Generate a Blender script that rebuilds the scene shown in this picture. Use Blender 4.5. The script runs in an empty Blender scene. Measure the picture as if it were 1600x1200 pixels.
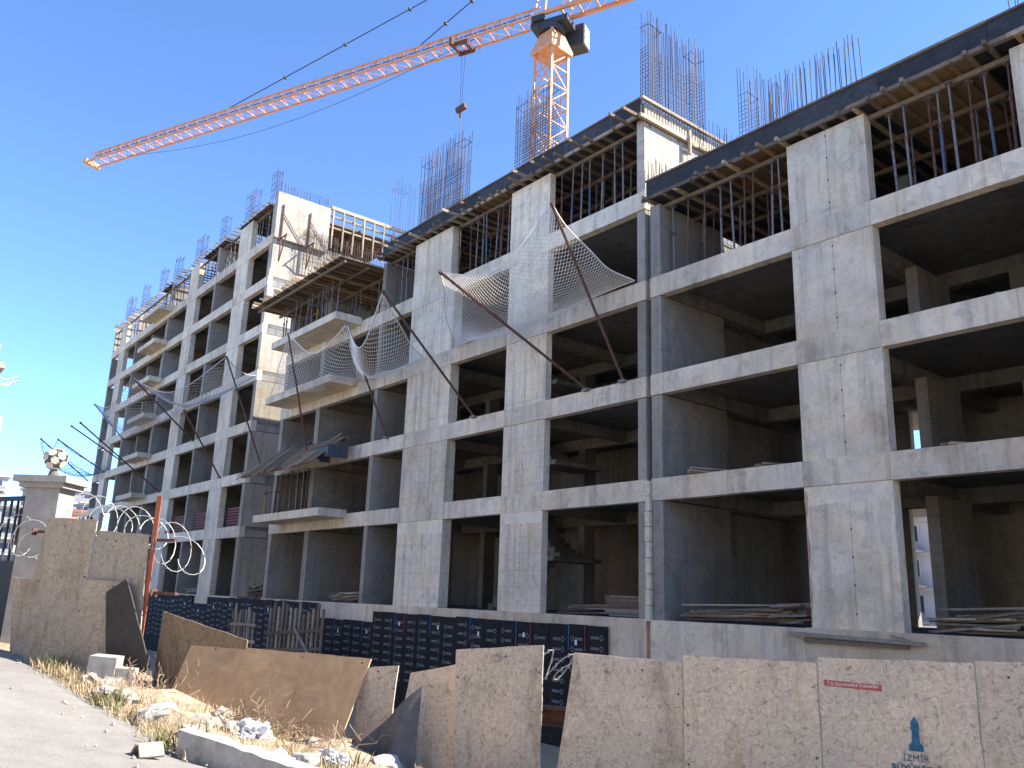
import bpy, math, random
from mathutils import Vector, Matrix
R = math.radians
rnd = random.Random(7)
sc = bpy.context.scene
col = sc.collection

# ------------------------------------------------------------------ camera (eye level is z = 0)
cam = bpy.data.cameras.new('camera'); cam.sensor_width = 36; cam.lens = 29.36; cam.clip_end = 3000
co = bpy.data.objects.new('camera', cam); col.objects.link(co)
rt, dn, fw = ((0.6304144, 0.77554206, 0.03334955), (-0.17195811, 0.18141602, -0.96825546), (-0.75697298, 0.60466746, 0.24772801))
m3 = Matrix((rt, [-v for v in dn], [-v for v in fw])).transposed()
co.matrix_world = Matrix.Translation((0, -18, 0)) @ m3.to_4x4()
sc.camera = co

# ------------------------------------------------------------------ sky, sun, exposure
SUN_EL, SUN_AZ = 41, 42          # azimuth measured from +Y towards +X
w = bpy.data.worlds.new('World'); sc.world = w; w.use_nodes = True
nt = w.node_tree; bg = nt.nodes['Background']
sky = nt.nodes.new('ShaderNodeTexSky'); sky.sky_type = 'NISHITA'; sky.sun_disc = False
sky.sun_elevation = R(SUN_EL); sky.sun_rotation = R(SUN_AZ); sky.air_density = .58; sky.dust_density = 0.0; sky.ozone_density = 7.0
nt.links.new(sky.outputs[0], bg.inputs[0]); bg.inputs[1].default_value = 0.15
sl = bpy.data.lights.new('sun', 'SUN'); sl.energy = 4.3; sl.angle = R(0.5); sl.color = (1, .92, .80)
so = bpy.data.objects.new('sun', sl); col.objects.link(so)
sd = Vector((math.sin(R(SUN_AZ)) * math.cos(R(SUN_EL)), math.cos(R(SUN_AZ)) * math.cos(R(SUN_EL)), math.sin(R(SUN_EL))))
so.rotation_euler = sd.to_track_quat('Z', 'Y').to_euler(); so.location = sd * 100
vs = sc.view_settings; vs.view_transform = 'Standard'; vs.look = 'None'; vs.exposure = 1.7; vs.gamma = 1; vs.use_curve_mapping = False

# ------------------------------------------------------------------ materials
MATS = {}
def newmat(name, rough=.85, metal=0, spec=.3):
    m = bpy.data.materials.new(name); m.use_nodes = True
    b = m.node_tree.nodes['Principled BSDF']
    b.inputs['Roughness'].default_value = rough; b.inputs['Metallic'].default_value = metal
    b.inputs['Specular IOR Level'].default_value = spec
    MATS[name] = m
    return m, m.node_tree, b
def N(t, typ, **kw):
    n = t.nodes.new(typ)
    for k, v in kw.items(): setattr(n, k, v)
    return n
def noise(t, vec, scale, detail=4, rough=.6, dist=0):
    n = N(t, 'ShaderNodeTexNoise'); n.inputs['Scale'].default_value = scale; n.inputs['Detail'].default_value = detail
    n.inputs['Roughness'].default_value = rough; n.inputs['Distortion'].default_value = dist
    t.links.new(vec, n.inputs['Vector']); return n.outputs['Fac']
def mapping(t, vec, s):
    n = N(t, 'ShaderNodeMapping'); n.inputs['Scale'].default_value = s; t.links.new(vec, n.inputs['Vector']); return n.outputs[0]
def ramp(t, fac, stops):
    n = N(t, 'ShaderNodeValToRGB'); e = n.color_ramp.elements
    while len(e) < len(stops): e.new(.5)
    for i, (p, c) in enumerate(stops):
        e[i].position = p; e[i].color = c if len(c) == 4 else (*c, 1)
    t.links.new(fac, n.inputs[0]); return n.outputs[0]
def mix(t, a, b, fac=1, mode='MULTIPLY'):
    n = N(t, 'ShaderNodeMix', data_type='RGBA', blend_type=mode)
    for s, v in ((0, fac), (6, a), (7, b)):
        if hasattr(v, 'links') or isinstance(v, bpy.types.NodeSocket): t.links.new(v, n.inputs[s])
        else: n.inputs[s].default_value = v if s == 0 else (*v, 1)
    return n.outputs[2]
def bump(t, b, h, strength=.3, dist=.02):
    n = N(t, 'ShaderNodeBump'); n.inputs['Strength'].default_value = strength; n.inputs['Distance'].default_value = dist
    t.links.new(h, n.inputs['Height']); t.links.new(n.outputs[0], b.inputs['Normal'])
def g(v): return (v, v, v)

def concrete(name, tint=(.69, .605, .475), lines=False, blotch=1.0, period=.27):
    m, t, b = newmat(name, .9)
    pos = N(t, 'ShaderNodeNewGeometry').outputs['Position']
    oi = N(t, 'ShaderNodeObjectInfo')
    off = N(t, 'ShaderNodeVectorMath', operation='MULTIPLY_ADD'); t.links.new(oi.outputs['Random'], off.inputs[0])
    off.inputs[1].default_value = (37, 11, 23); t.links.new(pos, off.inputs[2]); p = off.outputs[0]
    c = ramp(t, noise(t, p, .55, 6, .62, .4), [(.3, g(.74)), (.5, g(.97)), (.7, g(1.12))])
    c = mix(t, c, ramp(t, noise(t, mapping(t, p, (3.2, 3.2, .22)), 1.0, 5, .65), [(.35, g(.60)), (.5, g(.97)), (.72, g(1.06))]), .68 * blotch)
    c = mix(t, c, ramp(t, noise(t, p, 7, 5, .7), [(.3, g(.82)), (.55, g(1)), (.75, g(1.08))]), .8)
    c = mix(t, c, ramp(t, noise(t, mapping(t, p, (1, 1, .8)), 2.1, 3, .5, 1.2), [(.58, g(1)), (.65, g(.66))]), .5 * blotch)
    c = mix(t, c, ramp(t, noise(t, p, 26, 2, .5), [(.30, g(.45)), (.36, g(1))]), .5)
    if lines:
        sp = N(t, 'ShaderNodeSeparateXYZ'); t.links.new(pos, sp.inputs[0])
        mo = N(t, 'ShaderNodeMath', operation='PINGPONG'); mo.inputs[1].default_value = period
        ad = N(t, 'ShaderNodeMath', operation='ADD'); t.links.new(sp.outputs[2], ad.inputs[0])
        sc_ = N(t, 'ShaderNodeMath', operation='MULTIPLY'); t.links.new(oi.outputs['Random'], sc_.inputs[0]); sc_.inputs[1].default_value = .4
        t.links.new(sc_.outputs[0], ad.inputs[1]); t.links.new(ad.outputs[0], mo.inputs[0])
        c = mix(t, c, ramp(t, mo.outputs[0], [(.0, g(.8)), (.012, g(.82)), (.03, g(1))]), .6)
    c = mix(t, c, ramp(t, noise(t, p, .9, 3), [(.35, (.97, 1, 1.05)), (.65, (1.06, 1, .91))]), .8)
    v = ramp(t, oi.outputs['Random'], [(0, g(.88)), (1, g(1.1))])
    c = mix(t, c, v); c = mix(t, c, tint)
    t.links.new(c, b.inputs['Base Color'])
    bump(t, b, noise(t, p, 18, 6, .7), .35, .015)
    return m
CON = concrete('concrete'); CONL = concrete('concrete_boards', (.72, .635, .50), True)
CONW = concrete('concrete_walls_shaded', (.32, .295, .255), True, .8, .62); COND = concrete('concrete_soffit_shaded', (.185, .185, .18)); CONI = concrete('concrete_inner_shaded', (.29, .275, .245))  # same concrete with darker colour, deepening the shade inside the bays
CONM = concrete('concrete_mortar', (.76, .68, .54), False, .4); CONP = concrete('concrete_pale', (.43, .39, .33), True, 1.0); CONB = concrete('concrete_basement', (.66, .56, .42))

def wood(name, base, var=.35, gscale=1.0, rough=.85):
    m, t, b = newmat(name, rough)
    tc = N(t, 'ShaderNodeTexCoord').outputs['Object']; oi = N(t, 'ShaderNodeObjectInfo')
    pos = N(t, 'ShaderNodeNewGeometry').outputs['Position']
    c = ramp(t, noise(t, pos, 6 * gscale, 5, .7, 1.5), [(.3, g(1 - var)), (.6, g(1.05)), (.8, g(1.2))])
    c = mix(t, c, ramp(t, noise(t, pos, 1.3, 2), [(.3, g(.75)), (.7, g(1.1))]), .7)
    c = mix(t, c, ramp(t, oi.outputs['Random'], [(0, (.62, .6, .58)), (.5, (.95, .93, .9)), (1, (1.2, 1.12, 1.0))]))
    c = mix(t, c, base); t.links.new(c, b.inputs['Base Color']); bump(t, b, noise(t, pos, 30, 3), .2, .005)
    return m
TIMB = wood('timber', (.20, .16, .122)); TIMP = wood('timber_pale', (.42, .355, .265)); TIMG = wood('timber_grey', (.30, .275, .245)); PLYO = wood('plywood_orange', (.25, .165, .10))
FILM = wood('film_faced_ply', (.052, .054, .066), .5, .6, .75)
PLYB = wood('plywood_brown', (.46, .32, .19), .25, .5)
DARKB = wood('board_dark', (.085, .08, .075), .3, .5)

def osb(name, base):
    m, t, b = newmat(name, .9)
    tc = N(t, 'ShaderNodeNewGeometry').outputs['Position']
    d = N(t, 'ShaderNodeTexNoise'); d.inputs['Scale'].default_value = 9; t.links.new(tc, d.inputs['Vector'])
    a = N(t, 'ShaderNodeVectorMath', operation='MULTIPLY_ADD'); t.links.new(d.outputs['Color'], a.inputs[0]); a.inputs[1].default_value = g(.10); t.links.new(tc, a.inputs[2])
    c = None; hts = []
    for k, (rot_, sc_) in enumerate(((.5, (26, 26, 80)), (-.9, (30, 30, 90)), (1.9, (20, 20, 62)))):   # strands lying in three directions
        mp = N(t, 'ShaderNodeMapping'); mp.inputs['Rotation'].default_value = (rot_ * .9, rot_, .43); mp.inputs['Location'].default_value = (k * 3.3, k * 1.7, k); t.links.new(a.outputs[0], mp.inputs['Vector'])
        v1 = N(t, 'ShaderNodeTexVoronoi'); v1.inputs['Scale'].default_value = 1; t.links.new(mapping(t, mp.outputs[0], sc_), v1.inputs['Vector'])
        s_ = N(t, 'ShaderNodeSeparateColor'); t.links.new(v1.outputs['Color'], s_.inputs[0]); hts.append(s_.outputs[0])
        r_ = ramp(t, s_.outputs[0], [(0, g(.62)), (.06, g(.90)), (.5, g(1)), (1, g(1.10))])
        c = r_ if c is None else mix(t, c, r_, .75)
    c = mix(t, c, ramp(t, noise(t, a.outputs[0], 11, 5, .7), [(.26, g(.40)), (.36, g(1)), (.75, g(1.1))]), .7)
    c = mix(t, c, ramp(t, noise(t, tc, 1.3, 5, .65), [(.3, (.78, .80, .84)), (.7, (1.1, 1.05, .98))]), .9)
    oi = N(t, 'ShaderNodeObjectInfo')
    c = mix(t, c, ramp(t, oi.outputs['Random'], [(0, (.84, .85, .87)), (.5, (1, .99, .97)), (1, (1.08, 1.03, .97))]))
    c = mix(t, c, ramp(t, noise(t, mapping(t, tc, (1.6, 1.6, .5)), 1.7, 6, .7, .8), [(.36, (.66, .62, .57)), (.48, g(1))]), .7)   # damp and mud stains
    c = mix(t, c, base); t.links.new(c, b.inputs['Base Color'])
    ad = N(t, 'ShaderNodeMath', operation='ADD'); t.links.new(hts[0], ad.inputs[0]); t.links.new(hts[1], ad.inputs[1])
    bump(t, b, ad.outputs[0], .35, .008)
    return m
OSB = osb('osb', (.56, .49, .405)); OSBL = osb('osb_left', (.41, .365, .30)); OSBD = osb('osb_dark', (.22, .17, .12))

def plain(name, c, rough=.6, metal=0, var=.25, scale=9):
    m, t, b = newmat(name, rough, metal)
    pos = N(t, 'ShaderNodeNewGeometry').outputs['Position']
    k = ramp(t, noise(t, pos, scale, 4, .65), [(.3, g(1 - var)), (.7, g(1 + var * .5))])
    t.links.new(mix(t, k, c), b.inputs['Base Color']); return m
RUST = plain('rusty_steel', (.15, .08, .062), .8, .2, .6, 14); STEEL = plain('dull_steel', (.22, .21, .21), .65, .3, .5, 14)
BLUEST = plain('blue_steel', (.09, .125, .19), .6, .1, .5, 14); YELST = plain('yellow_steel', (.42, .30, .08), .6, .1, .5, 14)
REBAR = plain('rebar_steel', (.085, .075, .085), .7, .5, .4, 20); REBARR = plain('rebar_rusty', (.17, .11, .09), .8, .3, .4, 20)
ORANGE = plain('crane_orange', (.62, .30, .155), .5, 0, .25, 3); CDARK = plain('crane_dark', (.05, .055, .065), .5, .2, .4, 5); CWHITE = plain('crane_white', (.7, .7, .68), .4, 0, .1)
CORD = plain('net_cord', (.80, .77, .70), .9, 0, .2); CORDB = plain('net_cord_blue', (.16, .22, .38), .9, 0, .2); CORDG = plain('net_cord_grey', (.48, .48, .49), .9, 0, .2)
ROPE = plain('steel_rope', (.06, .06, .065), .6, .4); XPS = plain('insulation_black', (.020, .019, .019), .95, 0, .5, 4); PRINT = plain('print_grey', (.22, .235, .25), .7); LABELW = plain('label_white', (.75, .75, .73), .7)
BLUEP = plain('blue_print', (.03, .13, .36), .7); REDP = plain('red_print', (.28, .04, .04), .7); SPRAY = plain('blue_stencil', (.035, .13, .22), .85, 0, .45, 25)
STICK = plain('sticker_red', (.42, .09, .09), .6); WIRE = plain('galvanised_wire', (.36, .36, .35), .5, .4); REDOX = plain('red_oxide_paint', (.40, .115, .06), .6, 0, .25, 8)
PLAST = plain('plastic_white', (.56, .57, .6), .45, 0, .12, 4); ROCK = plain('rubble_stone', (.36, .315, .255), .95, 0, .4, 6); KERB = plain('kerb_concrete', (.40, .385, .36), .95, 0, .35, 6)
STRAW = plain('dry_grass', (.44, .34, .205), .9, 0, .35, 3); GREENG = plain('green_weed', (.11, .14, .05), .9, 0, .35, 3); TWIG = plain('dry_twig', (.33, .24, .16), .9, 0, .35, 5)
DGATE = plain('gate_paint', (.04, .055, .075), .6, .1, .3, 3); PILLAR = plain('pillar_plaster', (.36, .335, .305), .9, 0, .25, 4); FOAM = plain('joint_foam', (.66, .62, .46), .9, 0, .25, 6)
GLASSD = plain('window_glass', (.05, .06, .08), .2, 0, .3, .5); HWHITE = plain('house_white', (.52, .50, .47), .9, 0, .1, .3); HGREY = plain('house_grey', (.25, .26, .27), .9, 0, .1, .3); HORG = plain('house_orange', (.62, .30, .16), .9, 0, .15, .3); ROOFT = plain('roof_tile', (.30, .14, .09), .9, 0, .2, .5)
GLOBE = plain('globe_panel', (.58, .54, .45), .35, 0, .15, 10); GLOBED = plain('globe_frame', (.12, .115, .11), .6); BOXB = plain('blue_grey_box', (.07, .085, .11), .6)
REDM = plain('red_mesh', (.20, .085, .08), .8, 0, .3, 6)

m, t, b = newmat('asphalt', .95)
pos = N(t, 'ShaderNodeNewGeometry').outputs['Position']
c = ramp(t, noise(t, pos, .5, 5, .6), [(.3, (.20, .19, .175)), (.7, (.27, .255, .235))])
c = mix(t, c, ramp(t, noise(t, pos, 45, 3, .7), [(.3, g(.7)), (.7, g(1.2))]), .7)
c = mix(t, c, ramp(t, noise(t, pos, 3, 4, .7), [(.35, g(.8)), (.6, g(1.05))]), .6)
t.links.new(c, b.inputs['Base Color']); bump(t, b, noise(t, pos, 60, 3), .4, .01)
m, t, b = newmat('soil', .97)
pos = N(t, 'ShaderNodeNewGeometry').outputs['Position']
c = ramp(t, noise(t, pos, 1.2, 6, .7), [(.25, (.30, .23, .155)), (.5, (.42, .33, .225)), (.75, (.50, .42, .31))])
c = mix(t, c, ramp(t, noise(t, pos, 22, 4, .7), [(.3, g(.6)), (.7, g(1.2))]), .8)
t.links.new(c, b.inputs['Base Color']); bump(t, b, noise(t, pos, 14, 6, .7), .8, .05)

# ------------------------------------------------------------------ mesh helpers
class MB:
    def __init__(s): s.v = []; s.f = []
    def add(s, v, f):
        o = len(s.v); s.v += [tuple(q) for q in v]; s.f += [tuple(i + o for i in q) for q in f]; return s
    def box(s, x0, x1, y0, y1, z0, z1):
        return s.add([(x, y, z) for x in (x0, x1) for y in (y0, y1) for z in (z0, z1)], [(0, 1, 3, 2), (4, 6, 7, 5), (0, 4, 5, 1), (2, 3, 7, 6), (0, 2, 6, 4), (1, 5, 7, 3)])
    def bar(s, p, q, w, h=None, up=(0, 0, 1)):
        h = h or w; p = Vector(p); q = Vector(q); d = (q - p).normalized(); u = Vector(up)
        if abs(d.dot(u)) > .98: u = Vector((1, 0, 0))
        a = d.cross(u).normalized() * w / 2; c = a.cross(d).normalized() * h / 2
        return s.add([p - a - c, p + a - c, p + a + c, p - a + c, q - a - c, q + a - c, q + a + c, q - a + c], [(3, 2, 1, 0), (4, 5, 6, 7), (0, 1, 5, 4), (1, 2, 6, 5), (2, 3, 7, 6), (3, 0, 4, 7)])
    def tube(s, p, q, r, n=6, r2=None, caps=True):
        p = Vector(p); q = Vector(q); d = (q - p).normalized(); r2 = r if r2 is None else r2
        a = d.orthogonal().normalized(); c = d.cross(a); vs_ = []
        for e, rr in ((p, r), (q, r2)):
            for k in range(n):
                an = 2 * math.pi * k / n; vs_.append(e + (a * math.cos(an) + c * math.sin(an)) * rr)
        fs = [(k, (k + 1) % n, n + (k + 1) % n, n + k) for k in range(n)]
        if caps: fs += [tuple(range(n - 1, -1, -1)), tuple(range(n, 2 * n))]
        return s.add(vs_, fs)
    def path(s, pts, r, n=5):
        for a, b_ in zip(pts, pts[1:]): s.tube(a, b_, r, n, caps=False)
        return s
    def prism(s, poly, origin, ux, uy, thick):
        o = Vector(origin); ux = Vector(ux); uy = Vector(uy); nn = ux.cross(uy).normalized() * thick
        n = len(poly); a = [o + ux * x + uy * y for x, y in poly]
        return s.add(a + [q - nn for q in a], [tuple(range(n)), tuple(range(2 * n - 1, n - 1, -1))] + [(k, n + k, n + (k + 1) % n, (k + 1) % n) for k in range(n)])
    def mesh(s, name, mat):
        me = bpy.data.meshes.new(name); me.from_pydata(s.v, [], s.f); me.materials.append(mat); me.update(); return me
    def build(s, name, mat, parent=None, **kw):
        return put(name, s.mesh(name, mat), parent, **kw)
def put(name, me, parent=None, loc=None, rot=None, label=None, kind=None):
    o = bpy.data.objects.new(name, me); col.objects.link(o)
    if parent: o.parent = parent
    if loc is not None: o.location = loc
    if rot is not None: o.rotation_euler = rot
    if label: o['label'] = label
    if kind: o['kind'] = kind
    return o
def tag(o, label, cat, group=None):
    o['label'] = label; o['category'] = cat
    if group: o['group'] = group
    return o
def thing(name, label, cat, loc=(0, 0, 0), rotz=0, group=None):
    o = bpy.data.objects.new(name, None); col.objects.link(o); o.empty_display_size = .2
    o.location = loc; o.rotation_euler = (0, 0, rotz); return tag(o, label, cat, group)
def box(parent, name, mat, *a, **kw): return MB().box(*a).build(name, mat, parent, **kw)
def struct(o): o['kind'] = 'structure'; return o
from mathutils import noise as mnoise
def lump(r, seed, sq, amp=.5, freq=1.6, sub=4, rip=0):
    import bmesh
    bm = bmesh.new(); bmesh.ops.create_icosphere(bm, subdivisions=sub, radius=1); v = []
    for q in bm.verts:
        o = Vector((seed * 3.7, seed * 1.3, seed)); k = 1 + amp * mnoise.noise(q.co * freq + o) + amp * .5 * mnoise.noise(q.co * freq * 2.6 + o) + rip * abs(mnoise.noise(q.co * 4.5 + o)) + .03 * mnoise.noise(q.co * 12 + o)
        v.append((q.co.x * k * r * sq[0], q.co.y * k * r * sq[1], max(-.45, q.co.z * k) * r * sq[2]))
    f = [tuple(x.index for x in fc.verts) for fc in bm.faces]; bm.free(); return v, f
def icos(r=1, jit=.0, seed=0, sq=(1, 1, 1)):
    rr = random.Random(seed); import bmesh
    bm = bmesh.new(); bmesh.ops.create_icosphere(bm, subdivisions=2, radius=r)
    v = []
    for q in bm.verts:
        k = 1 + rr.uniform(-jit, jit); v.append((q.co.x * k * sq[0], q.co.y * k * sq[1], q.co.z * k * sq[2]))
    f = [tuple(x.index for x in fc.verts) for fc in bm.faces]; bm.free(); return v, f

# fence / street frame: t runs along the fence to the left, n from the fence to the street
T = Vector((-.902, -.431, 0)); NN = Vector((.431, -.902, 0)); P0 = Vector((-5.47, -11.42, 0))
def F(t, n, z): return P0 + T * t + NN * n + Vector((0, 0, z))
def smooth(a, b_, x):
    k = min(1, max(0, (x - a) / (b_ - a))); return k * k * (3 - 2 * k)
def gz(t, n):
    tt = max(-10, min(t, 16)); z = -2.2 + .125 * tt + .115 * max(0, min(n, 9))
    k = smooth(-.35, -3.6, n) if n < -.35 else 0
    return z * (1 - k) + (-4.2) * k if n < 0 else z
def ss(n): return 1 - smooth(-3.6, -.45, n)
def ground_z(t, n):
    tt = max(-10, min(t, 16)); z = -2.2 + .125 * tt + .115 * max(0, min(n, 9)); k = ss(n)
    return z * (1 - k) - 4.2 * k

# ------------------------------------------------------------------ ground, road, hill
def edge_n(t):
    pts = [(-60, 2.2), (3.95, 2.25), (4.3, 2.1), (5.0, 1.75), (6.1, 1.4), (7.6, .75), (9.4, .02), (10.1, -.05), (60, -.05)]
    for (a, x), (b_, y) in zip(pts, pts[1:]):
        if a <= t <= b_: return x + (y - x) * (t - a) / (b_ - a)
    return -.05
def axis(lo, hi, f0, f1, st):
    a = []; x = f0
    while x < f1: a.append(x); x += st
    s = st
    while x < hi: a.append(x); s *= 1.35; x += s
    a.append(hi); x = f0; s = st; pre = []
    while x > lo: s *= 1.35; x -= s; pre.append(max(x, lo))
    return pre[::-1] + a
ts = axis(-900, 900, -5, 13, .25); ns = axis(-900, 900, -5, 5, .25)
v = []; f = []
for i, tt in enumerate(ts):
    for j, n_ in enumerate(ns):
        e = n_ - edge_n(tt); bumpz = (rnd.uniform(-.03, .07) + .10 * math.sin(tt * 2.3) * math.sin(n_ * 3.1) + .05) if (-.3 < n_ and e < -.15 and -5 < tt < 9) else (-.05 if e > 0 else 0)
        v.append(F(tt, n_, ground_z(tt, n_) + bumpz))
k = len(ns)
for i in range(len(ts) - 1):
    for j in range(k - 1): f.append((i * k + j, i * k + j + 1, (i + 1) * k + j + 1, (i + 1) * k + j))
struct(MB().add(v, f).build('ground', MATS['soil']))
v = []; f = []; tr = [x for x in ts if -60 <= x <= 60]
for tt in tr:
    e = edge_n(tt) + rnd.uniform(-.07, .07)
    for q in (0, .3, 1, 2, 3.5, 5, 7, 9): v.append(F(tt, e + q, ground_z(tt, e + q) + (.004 if q > 0 else -.03)))
for i in range(len(tr) - 1):
    for j in range(7): f.append((i * 8 + j, i * 8 + j + 1, (i + 1) * 8 + j + 1, (i + 1) * 8 + j))
struct(MB().add(v, f).build('road', MATS['asphalt']))
hv = []; hf = []
for i in range(30):
    for j in range(20):
        x = -150 - i * 12; y = -140 + j * 16
        hv.append((x, y, -4.4 + 24 * smooth(-150, -270, x) * (.85 + .15 * math.sin(y * .03 + x * .01)) + (rnd.uniform(-.5, .5) if i else 0)))
for i in range(29):
    for j in range(19): hf.append((i * 20 + j, i * 20 + j + 1, (i + 1) * 20 + j + 1, (i + 1) * 20 + j))
struct(MB().add(hv, hf).build('hill', MATS['soil']))

# ------------------------------------------------------------------ building blocks
LV = [-.45, 3.42, 6.48, 9.52, 12.55, 15.45, 18.48, 21.25, 24.07]
BD = .62
def column(par, x0, x1, z0, z1, d, seams, mat, y0=.025, holes=True):
    mb = MB().box(x0, x1, y0 + .012, y0 + d, z0, z1)
    xs = [x0] + [x0 + (x1 - x0) * s for s in seams] + [x1]
    for i, (a, b_) in enumerate(zip(xs, xs[1:])):
        mb.box(a + (.009 if i else -.002), b_ - (.009 if i < len(xs) - 2 else -.002), y0 - .0, y0 + .03, z0 + .004, z1 - .004)
    c = mb.build('column', mat, par)
    if holes and seams:
        h = MB()
        for s in seams:
            x = x0 + (x1 - x0) * s; z = z0 + .35
            while z < z1 - .1:
                h.add([(x + .026 * math.cos(a * 1.05), y0 - .003, z + .026 * math.sin(a * 1.05)) for a in range(6)], [tuple(range(6))]); z += .62
        h.build('tie_holes', DARKB, c, kind='stuff')
    return c
def bay_beams(par, xs, k, y0=0, y1=.3, mat=None, z=None, d=BD):
    z = LV[k] if z is None else z
    for a, b_ in zip(xs, xs[1:]):
        dy = rnd.uniform(0, .008)
        box(par, 'beam', mat or CON, a + .003, b_ - .003, y0 + dy, y1, z - d + rnd.uniform(-.008, .008), z)
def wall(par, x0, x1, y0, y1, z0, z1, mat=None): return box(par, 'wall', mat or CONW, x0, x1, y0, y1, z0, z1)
def floors(par, x0, x1, ks, depth=11.6, y0=.3):
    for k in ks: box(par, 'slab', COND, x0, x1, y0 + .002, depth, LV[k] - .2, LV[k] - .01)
def cross(par, x, ks, w=.3, y1=11.4, d=.6):
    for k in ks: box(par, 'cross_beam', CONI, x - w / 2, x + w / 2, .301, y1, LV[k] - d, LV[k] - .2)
def back(par, x0, x1, k, y=8.6, gaps=()):
    z0, z1 = LV[k] - .01, LV[k + 1] - .2; x = x0
    for a, b_ in list(gaps) + [(x1, x1)]:
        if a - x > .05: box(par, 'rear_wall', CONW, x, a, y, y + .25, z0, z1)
        x = b_

# --- right block
RB = thing('apartment_block', 'four storey bare concrete apartment block shell at the right, under construction', 'building', (0, 0, 0))
RX = [-16.02, -13.4, -11.2, -9.03, -6.1, -3.5, -1.0, 2.0, 5.0, 8.0]
for k in (1, 2, 3): bay_beams(RB, RX, k)
floors(RB, -16.0, 8, (0, 1, 2, 3))
for k in range(4):
    z0, z1 = LV[k], (LV[k + 1] - BD if k < 3 else 11.9)
    cm = CONL if k else CONB
    column(RB, -11.18, -9.02, z0, z1, .32, [.52], CON)
    column(RB, -5.68, -3.5, z0, z1, .32, [.5], CON)
    column(RB, 1.0, 3.0, z0, z1, .32, [.5], CON)
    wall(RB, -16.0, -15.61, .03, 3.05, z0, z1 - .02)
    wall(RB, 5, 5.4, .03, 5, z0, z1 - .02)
    zc = LV[k + 1] - .6 if k < 3 else 11.7
    for x in (-14.3, -12.2, -8.0, -5.0, -1, 3):
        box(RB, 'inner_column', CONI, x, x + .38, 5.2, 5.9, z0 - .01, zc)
    if k < 3:
        cross(RB, -15.8, (k + 1,), .36); cross(RB, -10.1, (k + 1,), .4); cross(RB, -4.6, (k + 1,), .4); cross(RB, 1.9, (k + 1,), .4)
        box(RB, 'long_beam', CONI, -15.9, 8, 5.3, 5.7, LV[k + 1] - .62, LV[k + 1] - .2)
    back(RB, -16, 8, k, 8.6, [(-12.85, -12.3)] if k < 1 else ([(-12.6, -12.3)] if k == 1 else []))
    wall(RB, -9.8, -9.5, 3.2, 5.1, z0 - .01, LV[k + 1] - .62 if k < 3 else 11.6)
wall(RB, 7.6, 8.0, .03, 11.5, LV[0], 11.9)  # unseen end wall, added to keep the sun out of the bays
for a, b_ in zip([-16.03, -13.5, -11.3, -6, -2, 4], [-13.5, -11.3, -6, -2, 4, 8]):
    box(RB, 'basement_wall', CONB, a, b_ - .006, -.06 - rnd.uniform(0, .01), .3, -4.8, LV[0] + rnd.uniform(-.01, .01))
mbj = MB()
for z in range(0, 9):
    mbj.box(-16.19 + rnd.uniform(-.02, .02), -16.04, -.06 - rnd.uniform(0, .03), .1, -.5 + z * .43, -.5 + z * .43 + .41)
mbj.build('joint_foam', FOAM, RB, label='ragged cream foam filling the joint between two blocks')

# --- middle block
MBk = thing('apartment_block', 'five storey bare concrete block in the middle with balconies and safety nets', 'building')
MX = [-42.6, -40.4, -37.8, -35.0, -32.2, -29.7, -26.5, -24.6, -22.95, -20.75, -18.4, -16.2]
for k in (1, 2, 3, 4): bay_beams(MBk, MX, k)
floors(MBk, -42.58, -16.22, (0, 1, 2, 3, 4))
for k in range(5):
    z0, z1 = LV[k], (LV[k + 1] - BD if k < 4 else 14.98)
    column(MBk, -22.95, -20.75, z0, z1, .26, [.5], CONL)
    column(MBk, -29.7, -26.5 - (.35 if k == 4 else 0), z0, z1, .42, [.35, .67], CONL)
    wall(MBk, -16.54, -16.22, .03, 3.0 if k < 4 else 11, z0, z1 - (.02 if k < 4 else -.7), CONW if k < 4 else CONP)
    wall(MBk, -32.5, -32.2, .03, 4.6, z0, z1 - .02)
    if k < 4: wall(MBk, -16.5, -16.26, 3.9, 11.3, z0, z1 - .02)
    wall(MBk, -38.3, -37.85, .03, 5, z0, z1 - .02)
    wall(MBk, -42.58, -42.2, .03, 9, z0, z1 - .02)
    if k < 4:
        for x in (-42.4, -38.07, -32.35, -28.1, -21.85, -16.4): cross(MBk, x, (k + 1,), .28)
        box(MBk, 'long_beam', CONI, -42.4, -16.4, 5.0, 5.35, LV[k + 1] - .62, LV[k + 1] - .2)
    for x in (-20.2, -18.4, -24.2, -30.6, -35, -40.2): box(MBk, 'inner_column', CONI, x, x + .35, 4.9, 5.5, z0 - .01, LV[k + 1] - .62 if k < 4 else 14.6)
    back(MBk, -42.5, -16.3, k, 7.6, [(-23.35, -23.2), (-19.1, -18.95)] if k < 1 else ([(-27.5, -24.9)] if k == 4 else []))
    if k < 4:   # stair flight inside the second bay
        st = MB(); z = z0; h = (LV[k + 1] - LV[k]) / 2
        for i in range(9): st.box(-26.3 + i * .29, -26.0 + i * .29, 2.2, 3.3, z + i * h / 9 - .14, z + (i + 1) * h / 9)
        st.box(-23.7, -22.6, 2.2, 4.6, z + h - .16, z + h)
        for i in range(9): st.box(-24.0 - i * .29, -23.7 - i * .29, 3.5, 4.6, z + h + i * h / 9 - .14, z + h + (i + 1) * h / 9)
        st.build('staircase', CONI, MBk)
for a, b_ in zip([-42.6, -38, -33, -28, -22, -19], [-38, -33, -28, -22, -19, -16.2]):
    box(MBk, 'basement_wall', CONB, a, b_ - .006, -.04 - rnd.uniform(0, .01), .3, -4.8, LV[0] + rnd.uniform(-.01, .01))
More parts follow.
